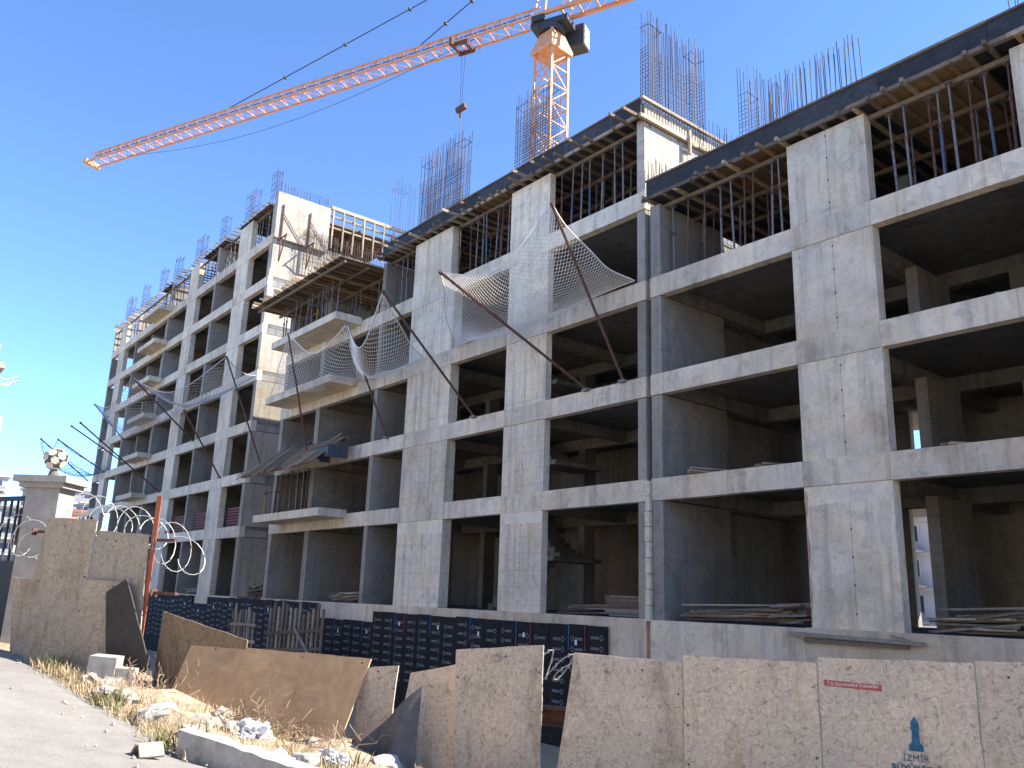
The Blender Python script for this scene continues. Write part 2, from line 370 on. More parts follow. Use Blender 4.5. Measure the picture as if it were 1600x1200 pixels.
for k in (1, 3, 4):   # balconies
    bl = MB().box(-41.4, -34.15, -1.4, -.012, LV[k] - .2, LV[k] - .02)
    bl.box(-41.4, -34.15, -1.402, -1.28, LV[k] - .02, LV[k] + .16); bl.box(-34.27, -34.148, -1.28, -.012, LV[k] - .02, LV[k] + .16); bl.box(-41.402, -41.28, -1.28, -.012, LV[k] - .02, LV[k] + .16)
    bl.build('balcony', CON, MBk)
for (x0, x1, z, par) in ((-11.19, -9.01, 2.36, RB), (-29.71, -26.49, 2.3, MBk), (-22.96, -20.74, 2.42, MBk)):   # paler make-up band under the first-floor beam
    r_ = random.Random(int(z * 100)); n = 16; pts = [(x0 + (x1 - x0) * i / n, 2.795) for i in range(n + 1)] + [(x1 - (x1 - x0) * i / n, z + (r_.uniform(-.02, .02) if 0 < i < n else 0)) for i in range(n + 1)]
    MB().prism([(p[0] - x0, p[1]) for p in pts][::-1], (x0, .0215, 0), (1, 0, 0), (0, 0, 1), .004).build('mortar_band', CONM, par, label='paler smooth band at the top of the column')
rr_ = random.Random(8); pts = [(-11.18, -.42), (-11.18, 2.7)] + [(-11.18 + .035 + .03 * math.sin(i * .9) + rr_.uniform(0, .02), 2.7 - i * .156) for i in range(21)]
MB().prism([(p[0] + 11.18, p[1]) for p in pts][::-1], (-11.18, .0205, 0), (1, 0, 0), (0, 0, 1), .003).build('rust_run', plain('rust_stain', (.46, .35, .21), .9, 0, .4, 5), RB, label='yellow brown rust run down the column edge')
# --- left block
LB = thing('apartment_block', 'tall eight storey concrete block at the left with sunlit end wall', 'building')
LX = [-83.6, -79.1, -75.4, -72.2, -68.3, -65.0, -62.2, -60.2, -56.3, -52.4, -50.3, -46.62]
for k in range(1, 8): bay_beams(LB, LX, k)
floors(LB, -83.6, -46.64, range(0, 8))
for k in range(8):
    z0, z1 = LV[k], (LV[k + 1] - BD if k < 7 else 23.4)
    for x0, x1 in ((-52.4, -50.3), (-62.2, -60.25), (-81.0, -79.1)): column(LB, x0, x1, z0, z1, .36, [.5], CONL if k % 2 else CON, holes=False)
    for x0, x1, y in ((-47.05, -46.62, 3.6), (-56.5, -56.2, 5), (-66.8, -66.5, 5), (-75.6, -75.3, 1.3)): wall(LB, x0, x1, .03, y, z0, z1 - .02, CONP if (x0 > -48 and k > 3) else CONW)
    wall(LB, -68.6, -68.35, .45, 2.6, z0, z1 - .02); wall(LB, -72.4, -72.15, .45, 2.6, z0, z1 - .02)
    wall(LB, -83.6, -83.3, .03, 1.3, z0, z1 - .02); wall(LB, -83.6, -83.3, 2.5, 9, z0, z1 - .02)
    if k < 7:
        cross(LB, -46.85, (k + 1,), .4, 9.5); cross(LB, -51.3, (k + 1,), .3); cross(LB, -56.35, (k + 1,), .26); cross(LB, -61.2, (k + 1,), .3); cross(LB, -66.65, (k + 1,), .26)
        back(LB, -79, -46.8, k, 8.0, [(-58.5, -57.7)] if k % 2 else [])
        if k < 7: wall(LB, -47.0, -46.66, 3.62, 9.4, z0, z1 - .02, CONP if k > 3 else CONW)
        for y in (): box(LB, 'inner_column', CONP if k > 4 else CON, -47.05, -46.63, y, y + .6, z0 - .01, LV[k + 1] - .62)
for a, b_ in zip([-84, -74, -64, -55], [-74, -64, -55, -46.6]): box(LB, 'basement_wall', CONB, a, b_ - .006, -.04, .3, -4.8, LV[0])
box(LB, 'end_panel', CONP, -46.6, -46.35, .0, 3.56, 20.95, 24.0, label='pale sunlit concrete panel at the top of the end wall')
for k in (2, 3, 4, 5, 6, 7):
    bl = MB().box(-70.3, -65.9, -1.0, -.012, LV[k] - .22, LV[k] - .02); bl.box(-70.3, -65.9, -1.002, -.88, LV[k] - .02, LV[k] + .14); bl.box(-66.02, -65.898, -.88, -.012, LV[k] - .02, LV[k] + .14)
    bl.build('balcony', CON, LB)
br = MB()   # steel brackets under the end panel
for y in (.4, 2.2):
    br.bar((-46.28, y, 23.2), (-46.28, y, 19.4), .07); br.bar((-46.28, y, 19.4), (-45.5, y, 20.9), .06); br.bar((-46.28, y, 20.9), (-45.4, y, 20.9), .07); br.bar((-46.28, y, 22.6), (-46.28, y + 1.4, 20.9), .04)
br.build('bracket', RUST, LB)

# ------------------------------------------------------------------ formwork decks and props
def deck(label, x0, x1, y0, y1, zt, edge=True, jstep=.5, seed=1, out=.45, ply=FILM, yb=(.3, 1.7, 3.1, 4.6), soff=True):
    r = random.Random(seed); d = thing('formwork_deck', label, 'formwork', ((x0 + x1) / 2, (y0 + y1) / 2, zt))
    o = Vector(d.location)
    def P(name, mat, *a): return MB().box(a[0] - o.x, a[1] - o.x, a[2] - o.y, a[3] - o.y, a[4] - o.z, a[5] - o.z).build(name, mat, d)
    zs = zt - .6
    if soff:
        x = x0
        while x < x1 - .05:
            e = min(x + 2.4, x1)
            if r.random() < soff: P('soffit_panel', ply if r.random() < .6 else PLYO, x + .004, e - .004, y0 + .032, y1, zs, zs + .022)
            x = e
    if edge:
        x = x0
        while x < x1 - .05:
            e = min(x + 2.5, x1); P('edge_panel', FILM, x + .003, e - .003, y0 - r.uniform(0, .012), y0 + .03, zs + .03, zt + r.uniform(-.01, .01))
            P('trim_board', TIMB, x, e - .01, y0 - .05, y0 + .05, zt + .012, zt + .06 + r.uniform(0, .02)); x = e
        x = x0 - .1
        while x < x1 - .3:
            e = min(x + r.uniform(2.6, 4), x1 + .1); zz = zs - .02 + r.uniform(-.03, .02); P('ledger', TIMP if r.random() < .35 else TIMB, x, e, y0 - .16 + r.uniform(-.03, .03), y0 - .06, zz - .06, zz + .05); x = e - .15
    x = x0 + .15
    while x < x1:
        a = y0 - r.uniform(.1, out); P('joist', (TIMP, TIMB, TIMB, PLYO)[r.randrange(4)], x - .04, x + .04, a, y1 - r.uniform(0, .3), zs - .11, zs - .003); x += jstep * r.uniform(.75, 1.25)
    for y in yb:
        x = x0
        while x < x1 - .05:
            e = min(x + 3.2, x1); dz = r.uniform(0, .01); P('bearer', TIMB, x, e, y - .05, y + .05, zs - .23 - dz, zs - .113); x = e
    return d
deck('formwork deck with dark blue edge panels along the top of the right block', -16.0, 8, -.14, 8.5, 12.64, seed=3)
deck('formwork deck with jutting timbers on the roof of the middle block', -32.4, -16.2, -.14, 8.5, 15.72, seed=4, out=1.0)
deck('formwork deck running along the roof of the tall left block', -83.5, -46.7, -.1, 9.3, 24.1, seed=5, jstep=.62, out=.4, edge=False, soff=.5, yb=(.3, 1.9, 3.6, 6, 9))
deck('sloping timber balcony formwork propped at the top of the middle block', -42.4, -32.6, -2.2, 4, 15.35, seed=6, jstep=.42, out=.5, edge=False, yb=(-1.9, -.7, .5, 2.2))
MRx = -16.16
fr = thing('edge_formwork', 'pale timber rails and cleats along the sunlit roof corner wall', 'formwork', (MRx, 3, 15.5))
for nm, a in (('rail', (-.03, .09, -3.2, 4.5, .2, .3)), ('rail', (-.01, .1, -3.3, 4.2, -.5, -.38)), ('cleat', (.1, .18, -1.0, -.9, -1.0, -.1)), ('cleat', (.1, .18, .9, 1.0, -1.1, -.1)), ('cleat', (.1, .18, -.85, -.6, -.62, -.52))): box(fr, nm, TIMP, *a)
PROP = []
for pm in (RUST, STEEL, BLUEST, STEEL, RUST, YELST):
    PROP.append((MB().tube((0, 0, .02), (0, 0, 1.35), .033, 7).mesh('outer_tube', pm), MB().tube((0, 0, 1.2), (0, 0, 2.23), .025, 6).mesh('inner_tube', STEEL if pm is not RUST else RUST),
                 MB().tube((0, 0, 1.3), (0, 0, 1.42), .048, 7).mesh('collar', RUST), MB().box(-.08, .08, -.08, .08, 0, .02).mesh('base_plate', STEEL), MB().box(-.08, .08, -.08, .08, 2.23, 2.25).mesh('head_plate', STEEL)))
def prop(x, y, z, h, label, group, r):
    p = thing('steel_prop', label, 'prop', (x, y, z), r.uniform(0, 3), group)
    p.scale = (1, 1, h / 2.25); p.rotation_euler = (r.uniform(-.025, .025), r.uniform(-.03, .03), r.uniform(0, 3))
    ms = PROP[r.choices(range(6), (3, 4, 2, 3, 3, .5))[0]]
    for me in ms: put(me.name.split('.')[0], me, p)
ORD = 'first second third fourth fifth sixth seventh eighth ninth tenth eleventh twelfth'.split()
def props(x0, x1, ys, z, h, label, step=.75, seed=0):
    r = random.Random(seed)
    for j, y in enumerate(ys):
        x = x0 + r.uniform(.1, .4); n = 0; row = ('front', 'rear')[j] + ' ' if len(ys) > 1 else ''
        while x < x1:
            w_ = ORD[n] if n < len(ORD) else '%dth' % (n + 1); n += 1
            prop(x, y + r.uniform(-.12, .12), z, h, w_ + ' ' + row + 'steel prop from left ' + label.split('steel prop ')[1].replace('the ', '', 1), label.replace('steel prop', 'steel props'), r); x += step * r.uniform(.5, 1.3) * .82 * (1 + .5 * j)
props(-15.5, -11.3, (.3, 1.7), 9.52, 2.28, 'steel prop in the right block top bay beside the joint', .72, 1)
props(-8.9, -5.8, (.3, 1.7), 9.52, 2.28, 'steel prop in the right block top bay between columns', .6, 2)
props(-20.6, -16.7, (.3, 1.7), 12.55, 2.32, 'steel prop in the top corner bay of the middle block', .62, 3)
props(-26.7, -23.1, (.3, 1.7), 12.55, 2.32, 'steel prop in the top bay between two wide columns', .6, 4)
props(-32.1, -29.9, (.3, 1.7), 12.55, 2.32, 'steel prop in the narrow top bay beside the seamed column', .7, 5)
props(-41.2, -34.4, (-1.1,), 12.55, 1.95, 'steel prop on the highest balcony of the middle block', .55, 6)
props(-42, -33, (.5, 2.2), 12.55, 1.95, 'steel prop behind the highest propped balcony', .9, 7)
props(-41.2, -36, (-1.1,), 3.42, 2.1, 'steel prop under the loose timber platform', .6, 8)
for i_, (a_, b_, nm) in enumerate(((-83.2, -81.1, 'at the far end'), (-79, -75.7, 'beside the far column'), (-75.2, -68.8, 'behind the balconies'), (-68.2, -62.4, 'right of the balconies'), (-60.1, -56.6, 'left of the thin wall'), (-56.1, -52.6, 'right of the thin wall'), (-50.1, -47.1, 'in the corner bay'))):
    props(a_, b_, (.3, 1.9), 21.25, 2.02, 'steel prop atop the left block, ' + nm, .85, 50 + i_)

# loose timber platform on the second-level balcony
pl = thing('timber_platform', 'loose platform of weathered timbers on props above the lowest balcony', 'platform', (-38, -1.15, 6.25)); pl.rotation_euler = (R(40), 0, 0)
r = random.Random(11)
box(pl, 'sheet', PLYO, -4.0, 4.0, -1.1, 1.0, -.02, .02)
for y in (-1.0, .1, .9): box(pl, 'bearer', TIMB, -4.3, 4.4, y - .05, y + .05, -.14, -.022)
for i in range(19):
    x = -4.0 + i * .41 + r.uniform(-.18, .18); y0, y1 = -1.1 + r.uniform(-.5, .4), .7 + r.uniform(-.5, .5)
    MB().bar((x - .5, y0, .06 + r.uniform(0, .03)), (x + .5 + r.uniform(-.5, .3), y1, .08 + r.uniform(0, .2)), .09, .05).build('plank', (TIMG, TIMP, TIMP, LABELW, TIMB)[r.choices(range(5), (3, 3, 3, .0, 1))[0]], pl)
bx_ = thing('form_box', 'dark blue grey formwork box beside the loose timber platform', 'formwork', (-34.6, -.9, 5.8))
box(bx_, 'panel', BOXB, -.9, .9, -.5, -.46, 0, .55); box(bx_, 'panel', BOXB, .86, .9, -.46, .5, 0, .55); box(bx_, 'panel', BOXB, -.9, -.86, -.46, .5, 0, .55); box(bx_, 'rim', TIMB, -.95, .95, -.56, -.5, .5, .56)

# ------------------------------------------------------------------ rebar cages
def cage(label, x0, x1, y0, y1, z0, h, along='x', step=.16, ties=.16, tieh=.55, mat=REBAR, seed=0, rad=.011, group=None, hoops=True):
    r = random.Random(seed); c = thing('rebar_cage', label, 'rebar', ((x0 + x1) / 2, (y0 + y1) / 2, z0), 0, group)
    X, Y = (x1 - x0) / 2, (y1 - y0) / 2; L = 2 * (X if along == 'x' else Y); W = Y if along == 'x' else X; n = max(3, int(L / step))
    bars = [MB().tube((0, 0, -.3), (r.uniform(-.05, .05), r.uniform(-.05, .05), h * r.uniform(.9, 1.02)), rad, 4).mesh('bar', mat if q else REBARR) for q in range(4)]
    for i in range(n + 1):
        for s in (-1, 1):
            a = -L / 2 + L * i / n + r.uniform(-.02, .02); put('bar', bars[r.randrange(4)], c, (a, s * W, 0) if along == 'x' else (s * W, a, 0), (0, 0, r.uniform(0, 6)))
    tm = MB(); z = .05
    while z < h * tieh:
        for s in (-1, 1):
            p, q = ((-L / 2, s * W, z), (L / 2, s * W, z + r.uniform(-.02, .02))) if along == 'x' else ((s * W, -L / 2, z), (s * W, L / 2, z + r.uniform(-.02, .02)))
            tm.tube(p, q, rad * .75, 3, caps=False)
            e = s * L / 2; p, q = ((e, -W, z), (e, W, z)) if along == 'x' else ((-W, e, z), (W, e, z)); tm.tube(p, q, rad * .75, 3, caps=False)
            e = s * (L / 2 - min(.7, L / 3)); p, q = ((e, -W, z), (e, W, z)) if along == 'x' else ((-W, e, z), (W, e, z)); tm.tube(p, q, rad * .75, 3, caps=False)
        z += ties * r.uniform(.7, 1.2)
    for s in ((-1, 1) if hoops else ()):
        zz = h * .82; e0, e1 = s * L / 2, s * (L / 2 - min(.7, L / 3))
        for p, q in (((e0, -W), (e1, -W)), ((e1, -W), (e1, W)), ((e1, W), (e0, W)), ((e0, W), (e0, -W))):
            if along != 'x': p, q = p[::-1], q[::-1]
            tm.tube((*p, zz), (*q, zz + .05), rad, 3, caps=False)
    if tm.v: tm.build('stirrups', mat, c, kind='stuff')
    return c
cage('tallest rebar cage, standing on the roof corner of the middle block', -16.5, -16.15, .15, 3.1, 15.7, 3.6, 'y', .14, .13, .62, seed=1, rad=.013)
cage('rebar cage on the roof in front of the crane mast', -22.95, -20.9, .1, .5, 15.7, 3.6, 'x', .14, .13, .7, seed=2, rad=.013)
cage('wide dense rebar cage on the roof, under the crane hook', -29.75, -26.5, .1, .5, 15.7, 3.9, 'x', .14, .13, .62, seed=3, rad=.013)
cage('thin rebar cage on the roof, just left of the dense cage', -32.5, -32.2, .2, 4.0, 15.6, 3.9, 'y', .26, .3, .35, seed=4, rad=.009)
cage('rebar cage on the right block roof nearest the tall corner cage', -15.95, -15.6, 4.8, 7.4, 12.7, 6.3, 'y', .2, .17, .78, seed=5, rad=.012)
cage('row of starter bars above the first column of the right block', -11.9, -9.2, .2, .5, 12.65, 1.75, 'x', .14, 9, .1, seed=6, hoops=False, rad=.012)
cage('rebar bars at the top right corner of the picture', -5.6, -3.6, .2, .5, 12.65, 1.4, 'x', .17, 9, .1, seed=7, hoops=False)
cage('low rebar tips behind the sunlit roof corner wall', -15.95, -15.6, 2.5, 4.0, 12.65, 3.4, 'y', .2, 9, .1, seed=8, rad=.011, hoops=False)
cage('short starter bars standing against the sunlit corner wall', -16.0, -15.8, .0, 1.6, 12.62, .9, 'y', .13, 9, .1, seed=9, mat=REBARR, hoops=False)
cage('long curtain of rusty starter bars beside the left block end wall', -46.3, -46.1, 1.9, 7.9, 19.9, 2.2, 'y', .2, .9, .8, REBARR, seed=10, rad=.014)
ed = thing('edge_formwork', 'pale timber beams of the formwork deep along the left block end', 'formwork', (-46.4, 6, 24.0))
for a in ((-.1, .1, -2.4, 3.2, -.02, .2), (-.06, .06, -2.4, 3.2, -.55, -.43), (-.06, .06, -2.4, 3.2, -1.3, -1.2)): box(ed, 'beam', TIMP, *a)
for k in range(8): box(ed, 'stud', TIMP, .062, .13, -2.3 + k * .75, -2.2 + k * .75, -2.7, -.021)
for i, (x, wd, nm) in enumerate(((-47.5, .8, 'nearest the sunlit end panel'), (-51.3, 1.6, 'second from the sunlit end panel'), (-56.4, 1, 'third from the sunlit end panel'), (-61.2, 1.6, 'fourth from the sunlit end panel'), (-66.6, 1, 'fifth from the sunlit end panel'), (-70.3, 1, 'sixth from the sunlit end panel'), (-75.4, 1, 'second from the far end'), (-80.1, 1.6, 'at the far left end'))):
    cage('small rebar cage on the left block roof, ' + nm, x - wd / 2, x + wd / 2, .1, .45, 24.1, 1.9, 'x', .3, .4, .5, seed=20 + i, rad=.014, group='rebar cages along the left block roof')
cage('starter bars along the top of the sunlit end panel', -46.55, -46.4, .2, 3.4, 24.0, .7, 'y', .2, 9, .1, seed=31, rad=.012, hoops=False)

# ------------------------------------------------------------------ safety nets and their poles
def pole(label, b_, t_, r=.045):
    o = thing('net_pole', label, 'pole', b_, 0, 'outrigger poles of the safety nets'); d = Vector(t_) - Vector(b_)
    MB().tube((0, 0, 0), d, r, 8).build('tube', RUST, o); MB().box(-.12, .12, -.12, .1, -.06, .02).build('base_plate', STEEL, o); MB().tube(d * .985, d * 1.005, r * 1.5, 8).build('tip_collar', RUST, o); return o
def net(label, A, B, C, D_, sag=(.8, .9), nu=40, nv=34, mat=CORD, rad=.008, cat='net', bulge=0):
    A, B, C, D_ = map(Vector, (A, B, C, D_)); o = thing('safety_net', label, cat, (A + B + C + D_) / 4); c0 = Vector(o.location); r = random.Random(len(label))
    def S(u, v_):
        p = (A * (1 - u) + B * u) * (1 - v_) + (D_ * (1 - u) + C * u) * v_
        k = sag[0] * math.sin(math.pi * u) * (1 - v_) ** .7 + sag[1] * math.sin(math.pi * v_) * (.35 + .65 * math.sin(math.pi * u))
        p = p - Vector((0, 0, k)); 
        p.z += .05 * math.sin(9 * u + 5 * v_); p.x += .06 * math.sin(11 * v_ + 3 * u)
        return p - c0
    G = [[S(i / nu, j / nv) for j in range(nv + 1)] for i in range(nu + 1)]
    mb = MB()
    for i in range(nu):
        for j in range(nv):
            if (i + j) % 2 == 0: mb.tube(G[i][j], G[i + 1][j + 1], rad, 3, caps=False)
            else: mb.tube(G[i + 1][j], G[i][j + 1], rad, 3, caps=False)
    mb.build('mesh', mat, o, kind='stuff')
    e = MB(); e.path([G[i][0] for i in range(nu + 1)], rad * 2.2, 4); e.path([G[0][j] for j in range(nv + 1)], rad * 2, 4); e.path([G[nu][j] for j in range(nv + 1)], rad * 2, 4); e.path([G[i][nv] for i in range(nu + 1)], rad * 1.6, 4)
    e.build('border_rope', mat, o); return o
t1, t2, t3, t4, t5 = (-19.67, -5.18, 9.35), (-17.08, -3.09, 11.35), (-24.7, -4.27, 10.35), (-31.0, -2.36, 11.06), (-36.53, -2.6, 11.86)
pole('long rusty pole holding the near corner of the largest net', (-18.67, -.03, 6.5), t1)
pole('rusty pole rising to the highest peak of the largest net', (-17.08, -.03, 6.5), t2)
pole('rusty pole crossing in front of the seamed wide column', (-24.7, -.03, 6.5), t3)
pole('rusty pole just right of the balconies', (-31.0, -.03, 6.5), t4)
pole('rusty pole rising in front of the balconies', (-36.53, -1.0, 6.1), t5)
t6 = (-42.6, -3.3, 11.8); pole('rusty pole at the left end of the balconies', (-41.6, -1.1, 6.0), t6)
net('largest white safety net, peaked between two rusty poles', t1, t2, (-16.65, -.05, 9.55), (-26.2, -.05, 9.55), (1.0, .9), 78, 66, rad=.0092)
net('white safety net hanging left of the seamed column', t4, t3, (-28.5, -.05, 9.5), (-33.9, -.05, 9.5), (1.5, .5), 44, 36, rad=.0105)
net('white safety net slung in front of the third-level balcony', t5, t4, (-33.9, -.1, 9.55), (-40.8, -1.45, 9.65), (1.1, .6), 48, 34, rad=.0105)
q = [(-50.9, -2.6, 10.3), (-56.9, -4.3, 13.1), (-62.8, -5.8, 10.7), (-71.0, -3.4, 13.7), (-72.0, -4.6, 11.9)]
for nm, b_, t_ in (('nearest to the left block corner', (-50.7, -.03, 6.5), q[0]), ('crossing the third bay of the left block', (-56.6, -.03, 9.5), q[1]), ('lowest on the left block', (-62.6, -.03, 6.5), q[2]), ('high near the left block balconies', (-70.2, -1.0, 11.0), q[3]), ('lower beside the left block balconies', (-70.6, -1.0, 9.5), q[4])): pole('dark rusty pole ' + nm, b_, t_, .055)
net('grey safety net slung along the right bays of the left block', q[1], t6, (-46.7, -.05, 12.1), (-58.8, -.05, 12.1), (1.4, .6), 46, 26, CORDG, .012)
net('thin grey net above the left block balconies', q[3], q[1], (-58.8, -.05, 12.1), (-70, -1.1, 11.2), (1.0, .6), 40, 24, CORDG, .012)
e1, e2 = (-82.0, -3.6, 12.2), (-84.2, -4.6, 12.4)
pole('rusty pole sticking out beyond the left edge of the left block', (-79.5, -.03, 9.5), e1, .055); pole('farthest left rusty pole out beyond the block edge', (-82.5, -.03, 8.5), e2, .055)
net('blue safety net sagging beyond the far left edge of the left block', e2, e1, (-78, -.05, 9.6), (-83.4, -.05, 9.6), (1.6, .8), 26, 22, CORDB, .014)

# ------------------------------------------------------------------ tower crane
CR = thing('tower_crane', 'orange lattice tower crane with long jib behind the building', 'crane', (-45.4, 21.25, -4.2))
c0 = Vector(CR.location); ang = math.atan2(39.25, -45.4)
a1 = Vector((math.cos(ang), math.sin(ang), 0)); a2 = Vector((-a1.y, a1.x, 0)); hd = 1.9 * .7071
cor = [a1 * hd, a2 * hd, -a1 * hd, -a2 * hd]; zb, zt = 0, 48.2
for c in cor: MB().bar(c + Vector((0, 0, zb)), c + Vector((0, 0, zt)), .19).build('mast_leg', ORANGE, CR)
z = zb; i = 0
while z < zt - .5:
    mb = MB()
    for k in range(4):
        p, q_ = cor[k], cor[(k + 1) % 4]; Z0, Z1 = Vector((0, 0, z)), Vector((0, 0, z + 1.7))
        mb.bar(p + Z0, q_ + Z0, .09)
        mid = (p + q_) / 2
        if (i + k) % 2: mb.bar(p + Z0, q_ + Z1, .085)
        else: mb.bar(q_ + Z0, p + Z1, .085)
    mb.build('mast_bracing', ORANGE, CR); z += 1.7; i += 1
tt = MB()   # flared head under the slewing ring
b4 = [c * 1.28 + Vector((0, 0, 47.5)) for c in cor]; u4 = [c * 1.32 + Vector((0, 0, 47.75)) for c in cor]; w4 = [c * .75 + Vector((0, 0, 49.5)) for c in cor]
tt.add(b4 + u4 + w4, [(k, (k + 1) % 4, 4 + (k + 1) % 4, 4 + k) for k in range(4)] + [(4 + k, 4 + (k + 1) % 4, 8 + (k + 1) % 4, 8 + k) for k in range(4)] + [(8, 9, 10, 11), (3, 2, 1, 0)])
tt.build('mast_head', ORANGE, CR)
jd = Vector((-.911, -.411, 0)); js = Vector((-jd.y, jd.x, 0)); zj = 50.7
sp = MB(); sp.tube((0, 0, 49.5), (0, 0, 50.0), 1.1, 14); sp.bar(jd * -1.7 + Vector((0, 0, 50.3)), jd * 1.6 + Vector((0, 0, 50.3)), 1.7, .5); sp.bar(jd * .3 + js * .9 + Vector((0, 0, 50.7)), jd * 1.4 + js * .9 + Vector((0, 0, 50.7)), .5, .5); sp.bar(jd * -1.2 - js * .8 + Vector((0, 0, 50.9)), jd * -.3 - js * .8 + Vector((0, 0, 50.9)), .5, .8); sp.build('slewing_platform', CDARK, CR)
cb = MB().bar(js * 1.75 + jd * .4 + Vector((0, 0, 49.0)), js * 1.75 + jd * 1.9 + Vector((0, 0, 49.0)), 1.2, 1.9)
side = 1 if (js.x * .63 + js.y * .775) > 0 else -1
cab = MB(); o_ = js * side * 1.9 - jd * .6; cab.bar(o_ + Vector((0, 0, 49.9)), o_ - jd * 1.7 + Vector((0, 0, 49.9)), 1.3, 2.0); cb_o = cab.build('cab', CDARK, CR)
cw = MB(); o2 = js * side * 2.58 - jd * .75
for k in range(3): cw.bar(o2 + Vector((0, 0, 49.3 + k * .62)), o2 - jd * 1.4 + Vector((0, 0, 49.3 + k * .62)), .05, .5)
o3_ = js * side * 1.9 - jd * 2.34
for k in range(3): cw.bar(o3_ - js * .5 + Vector((0, 0, 49.3 + k * .62)), o3_ + js * .5 + Vector((0, 0, 49.3 + k * .62)), .05, .5)
cw.build('cab_panel', CWHITE, cb_o)
JL = 57.5
def jp(s_, u, z_): return jd * s_ + js * u + Vector((0, 0, zj + z_ + 1.1 * (1 - s_ / 57.5)))
for u, z_ in ((-.7, -.55), (.7, -.55), (0, .85)): MB().bar(jp(1.2, u, z_), jp(JL, u, z_), .15).build('jib_chord', ORANGE, CR)
s_ = 1.4; i = 0
while s_ < JL - 1.3:
    mb = MB(); e = s_ + 1.45; mi = s_ + .72
    for u in (-.7, .7): mb.bar(jp(s_, u, -.55), jp(mi, 0, .85), .07); mb.bar(jp(mi, 0, .85), jp(e, u, -.55), .07)
    mb.bar(jp(s_, -.7, -.55), jp(s_, .7, -.55), .07); mb.bar(jp(s_, -.7, -.55), jp(e, .7, -.55), .05)
    mb.build('jib_bracing', ORANGE, CR); s_ = e
MB().bar(jp(2, .25, .15), jp(JL - 1, .25, .15), .06).build('trolley_rope', ROPE, CR)
MB().bar(jp(JL - .4, -.9, -.5), jp(JL - .4, .9, -.5), .5, .5).build('jib_end', ORANGE, CR)
cj = MB()
for u in (-.75, .75): cj.bar(jp(1.3, u, -.5), jp(-20, u, -.5), .22, .36); cj.bar(jp(-1, u, .6), jp(-20, u, .6), .08)
for k in range(13): cj.bar(jp(-1 - k * 1.5, -.75, -.5), jp(-1 - k * 1.5, .75, -.5), .14); [cj.bar(jp(-1 - k * 1.5, u, -.5), jp(-1 - k * 1.5 - .75, u, .6), .06) for u in (-.75, .75)]
cj.build('counter_jib', ORANGE, CR); MB().bar(jp(-17.5, 0, -1.2), jp(-19.6, 0, -1.2), 1.3, 2.4).build('counterweight', CWHITE, CR)
ap = Vector((0, 0, 60.0)); tw = MB()
for p in (jp(1.2, -.8, .2), jp(1.2, .8, .2), jp(-1.4, -.8, .2), jp(-1.4, .8, .2)): tw.bar(p, ap, .16)
for k in (.3, .55, .78):
    qs = [p.lerp(ap, k) for p in (jp(1.2, -.8, .2), jp(1.2, .8, .2), jp(-1.4, .8, .2), jp(-1.4, -.8, .2))]
    for a_, b2 in zip(qs, qs[1:] + qs[:1]): tw.bar(a_, b2, .1)
tw.build('tower_head', ORANGE, CR)
for s2 in (36.5, 13.2):
    MB().tube(ap, jp(s2, 0, .95), .05, 5).build('pendant_bar', ROPE, CR)
    kn = MB()
    for k in range(1, 5): p = ap.lerp(jp(s2, 0, .95), k / 5); kn.box(p.x - .14, p.x + .14, p.y - .14, p.y + .14, p.z - .14, p.z + .14)
    kn.build('pendant_joint', ROPE, CR)
MB().tube(ap, jp(-13, 0, .2), .05, 5).build('pendant_bar', ROPE, CR)
sag = MB(); sag.path([jp(8 + k * 4.6, .3, -.6 - 2.6 * math.sin(math.pi * k / 10)) for k in range(11)], .025, 3); sag.build('slack_rope', ROPE, CR)
trl = MB(); trl.bar(jp(7.8, .7, -.75), jp(9.4, .7, -.75), .2, .3); trl.bar(jp(7.8, -.7, -.75), jp(9.4, -.7, -.75), .2, .3); trl.bar(jp(8.0, -.8, -.75), jp(8.0, .8, -.75), .25, .25); trl.bar(jp(9.2, -.8, -.75), jp(9.2, .8, -.75), .25, .25); trl.bar(jp(7.4, -.9, -.7), jp(7.4, -.9, .5), .08); trl.bar(jp(8.4, -.95, -.7), jp(8.4, -.95, .6), .08); trl.bar(jp(7.4, -.9, .5), jp(8.4, -.95, .6), .06); trl.bar(jp(9.2, .9, -.9), jp(9.2, .9, -.2), .4); trl.build('trolley', RUST, CR)
hk = jp(8.5, 0, 0); hz = 44.9
MB().tube((hk.x - .25, hk.y, zj + .1), (hk.x - .12, hk.y, hz), .02, 3).tube((hk.x + .25, hk.y, zj + .1), (hk.x + .12, hk.y, hz), .02, 3).build('hoist_rope', ROPE, CR)
hb = MB(); hb.bar((hk.x - .45, hk.y - .1, hz - .15), (hk.x + .5, hk.y + .15, hz + .05), .35, .45); hb.tube((hk.x, hk.y, hz - .2), (hk.x, hk.y, hz - .9), .1, 6); hb.build('hook_block', RUST, CR)
MB().tube((hk.x, hk.y, hz - .9), (hk.x, hk.y + .1, hz - 4.6), .03, 4).build('chain', ROPE, CR)

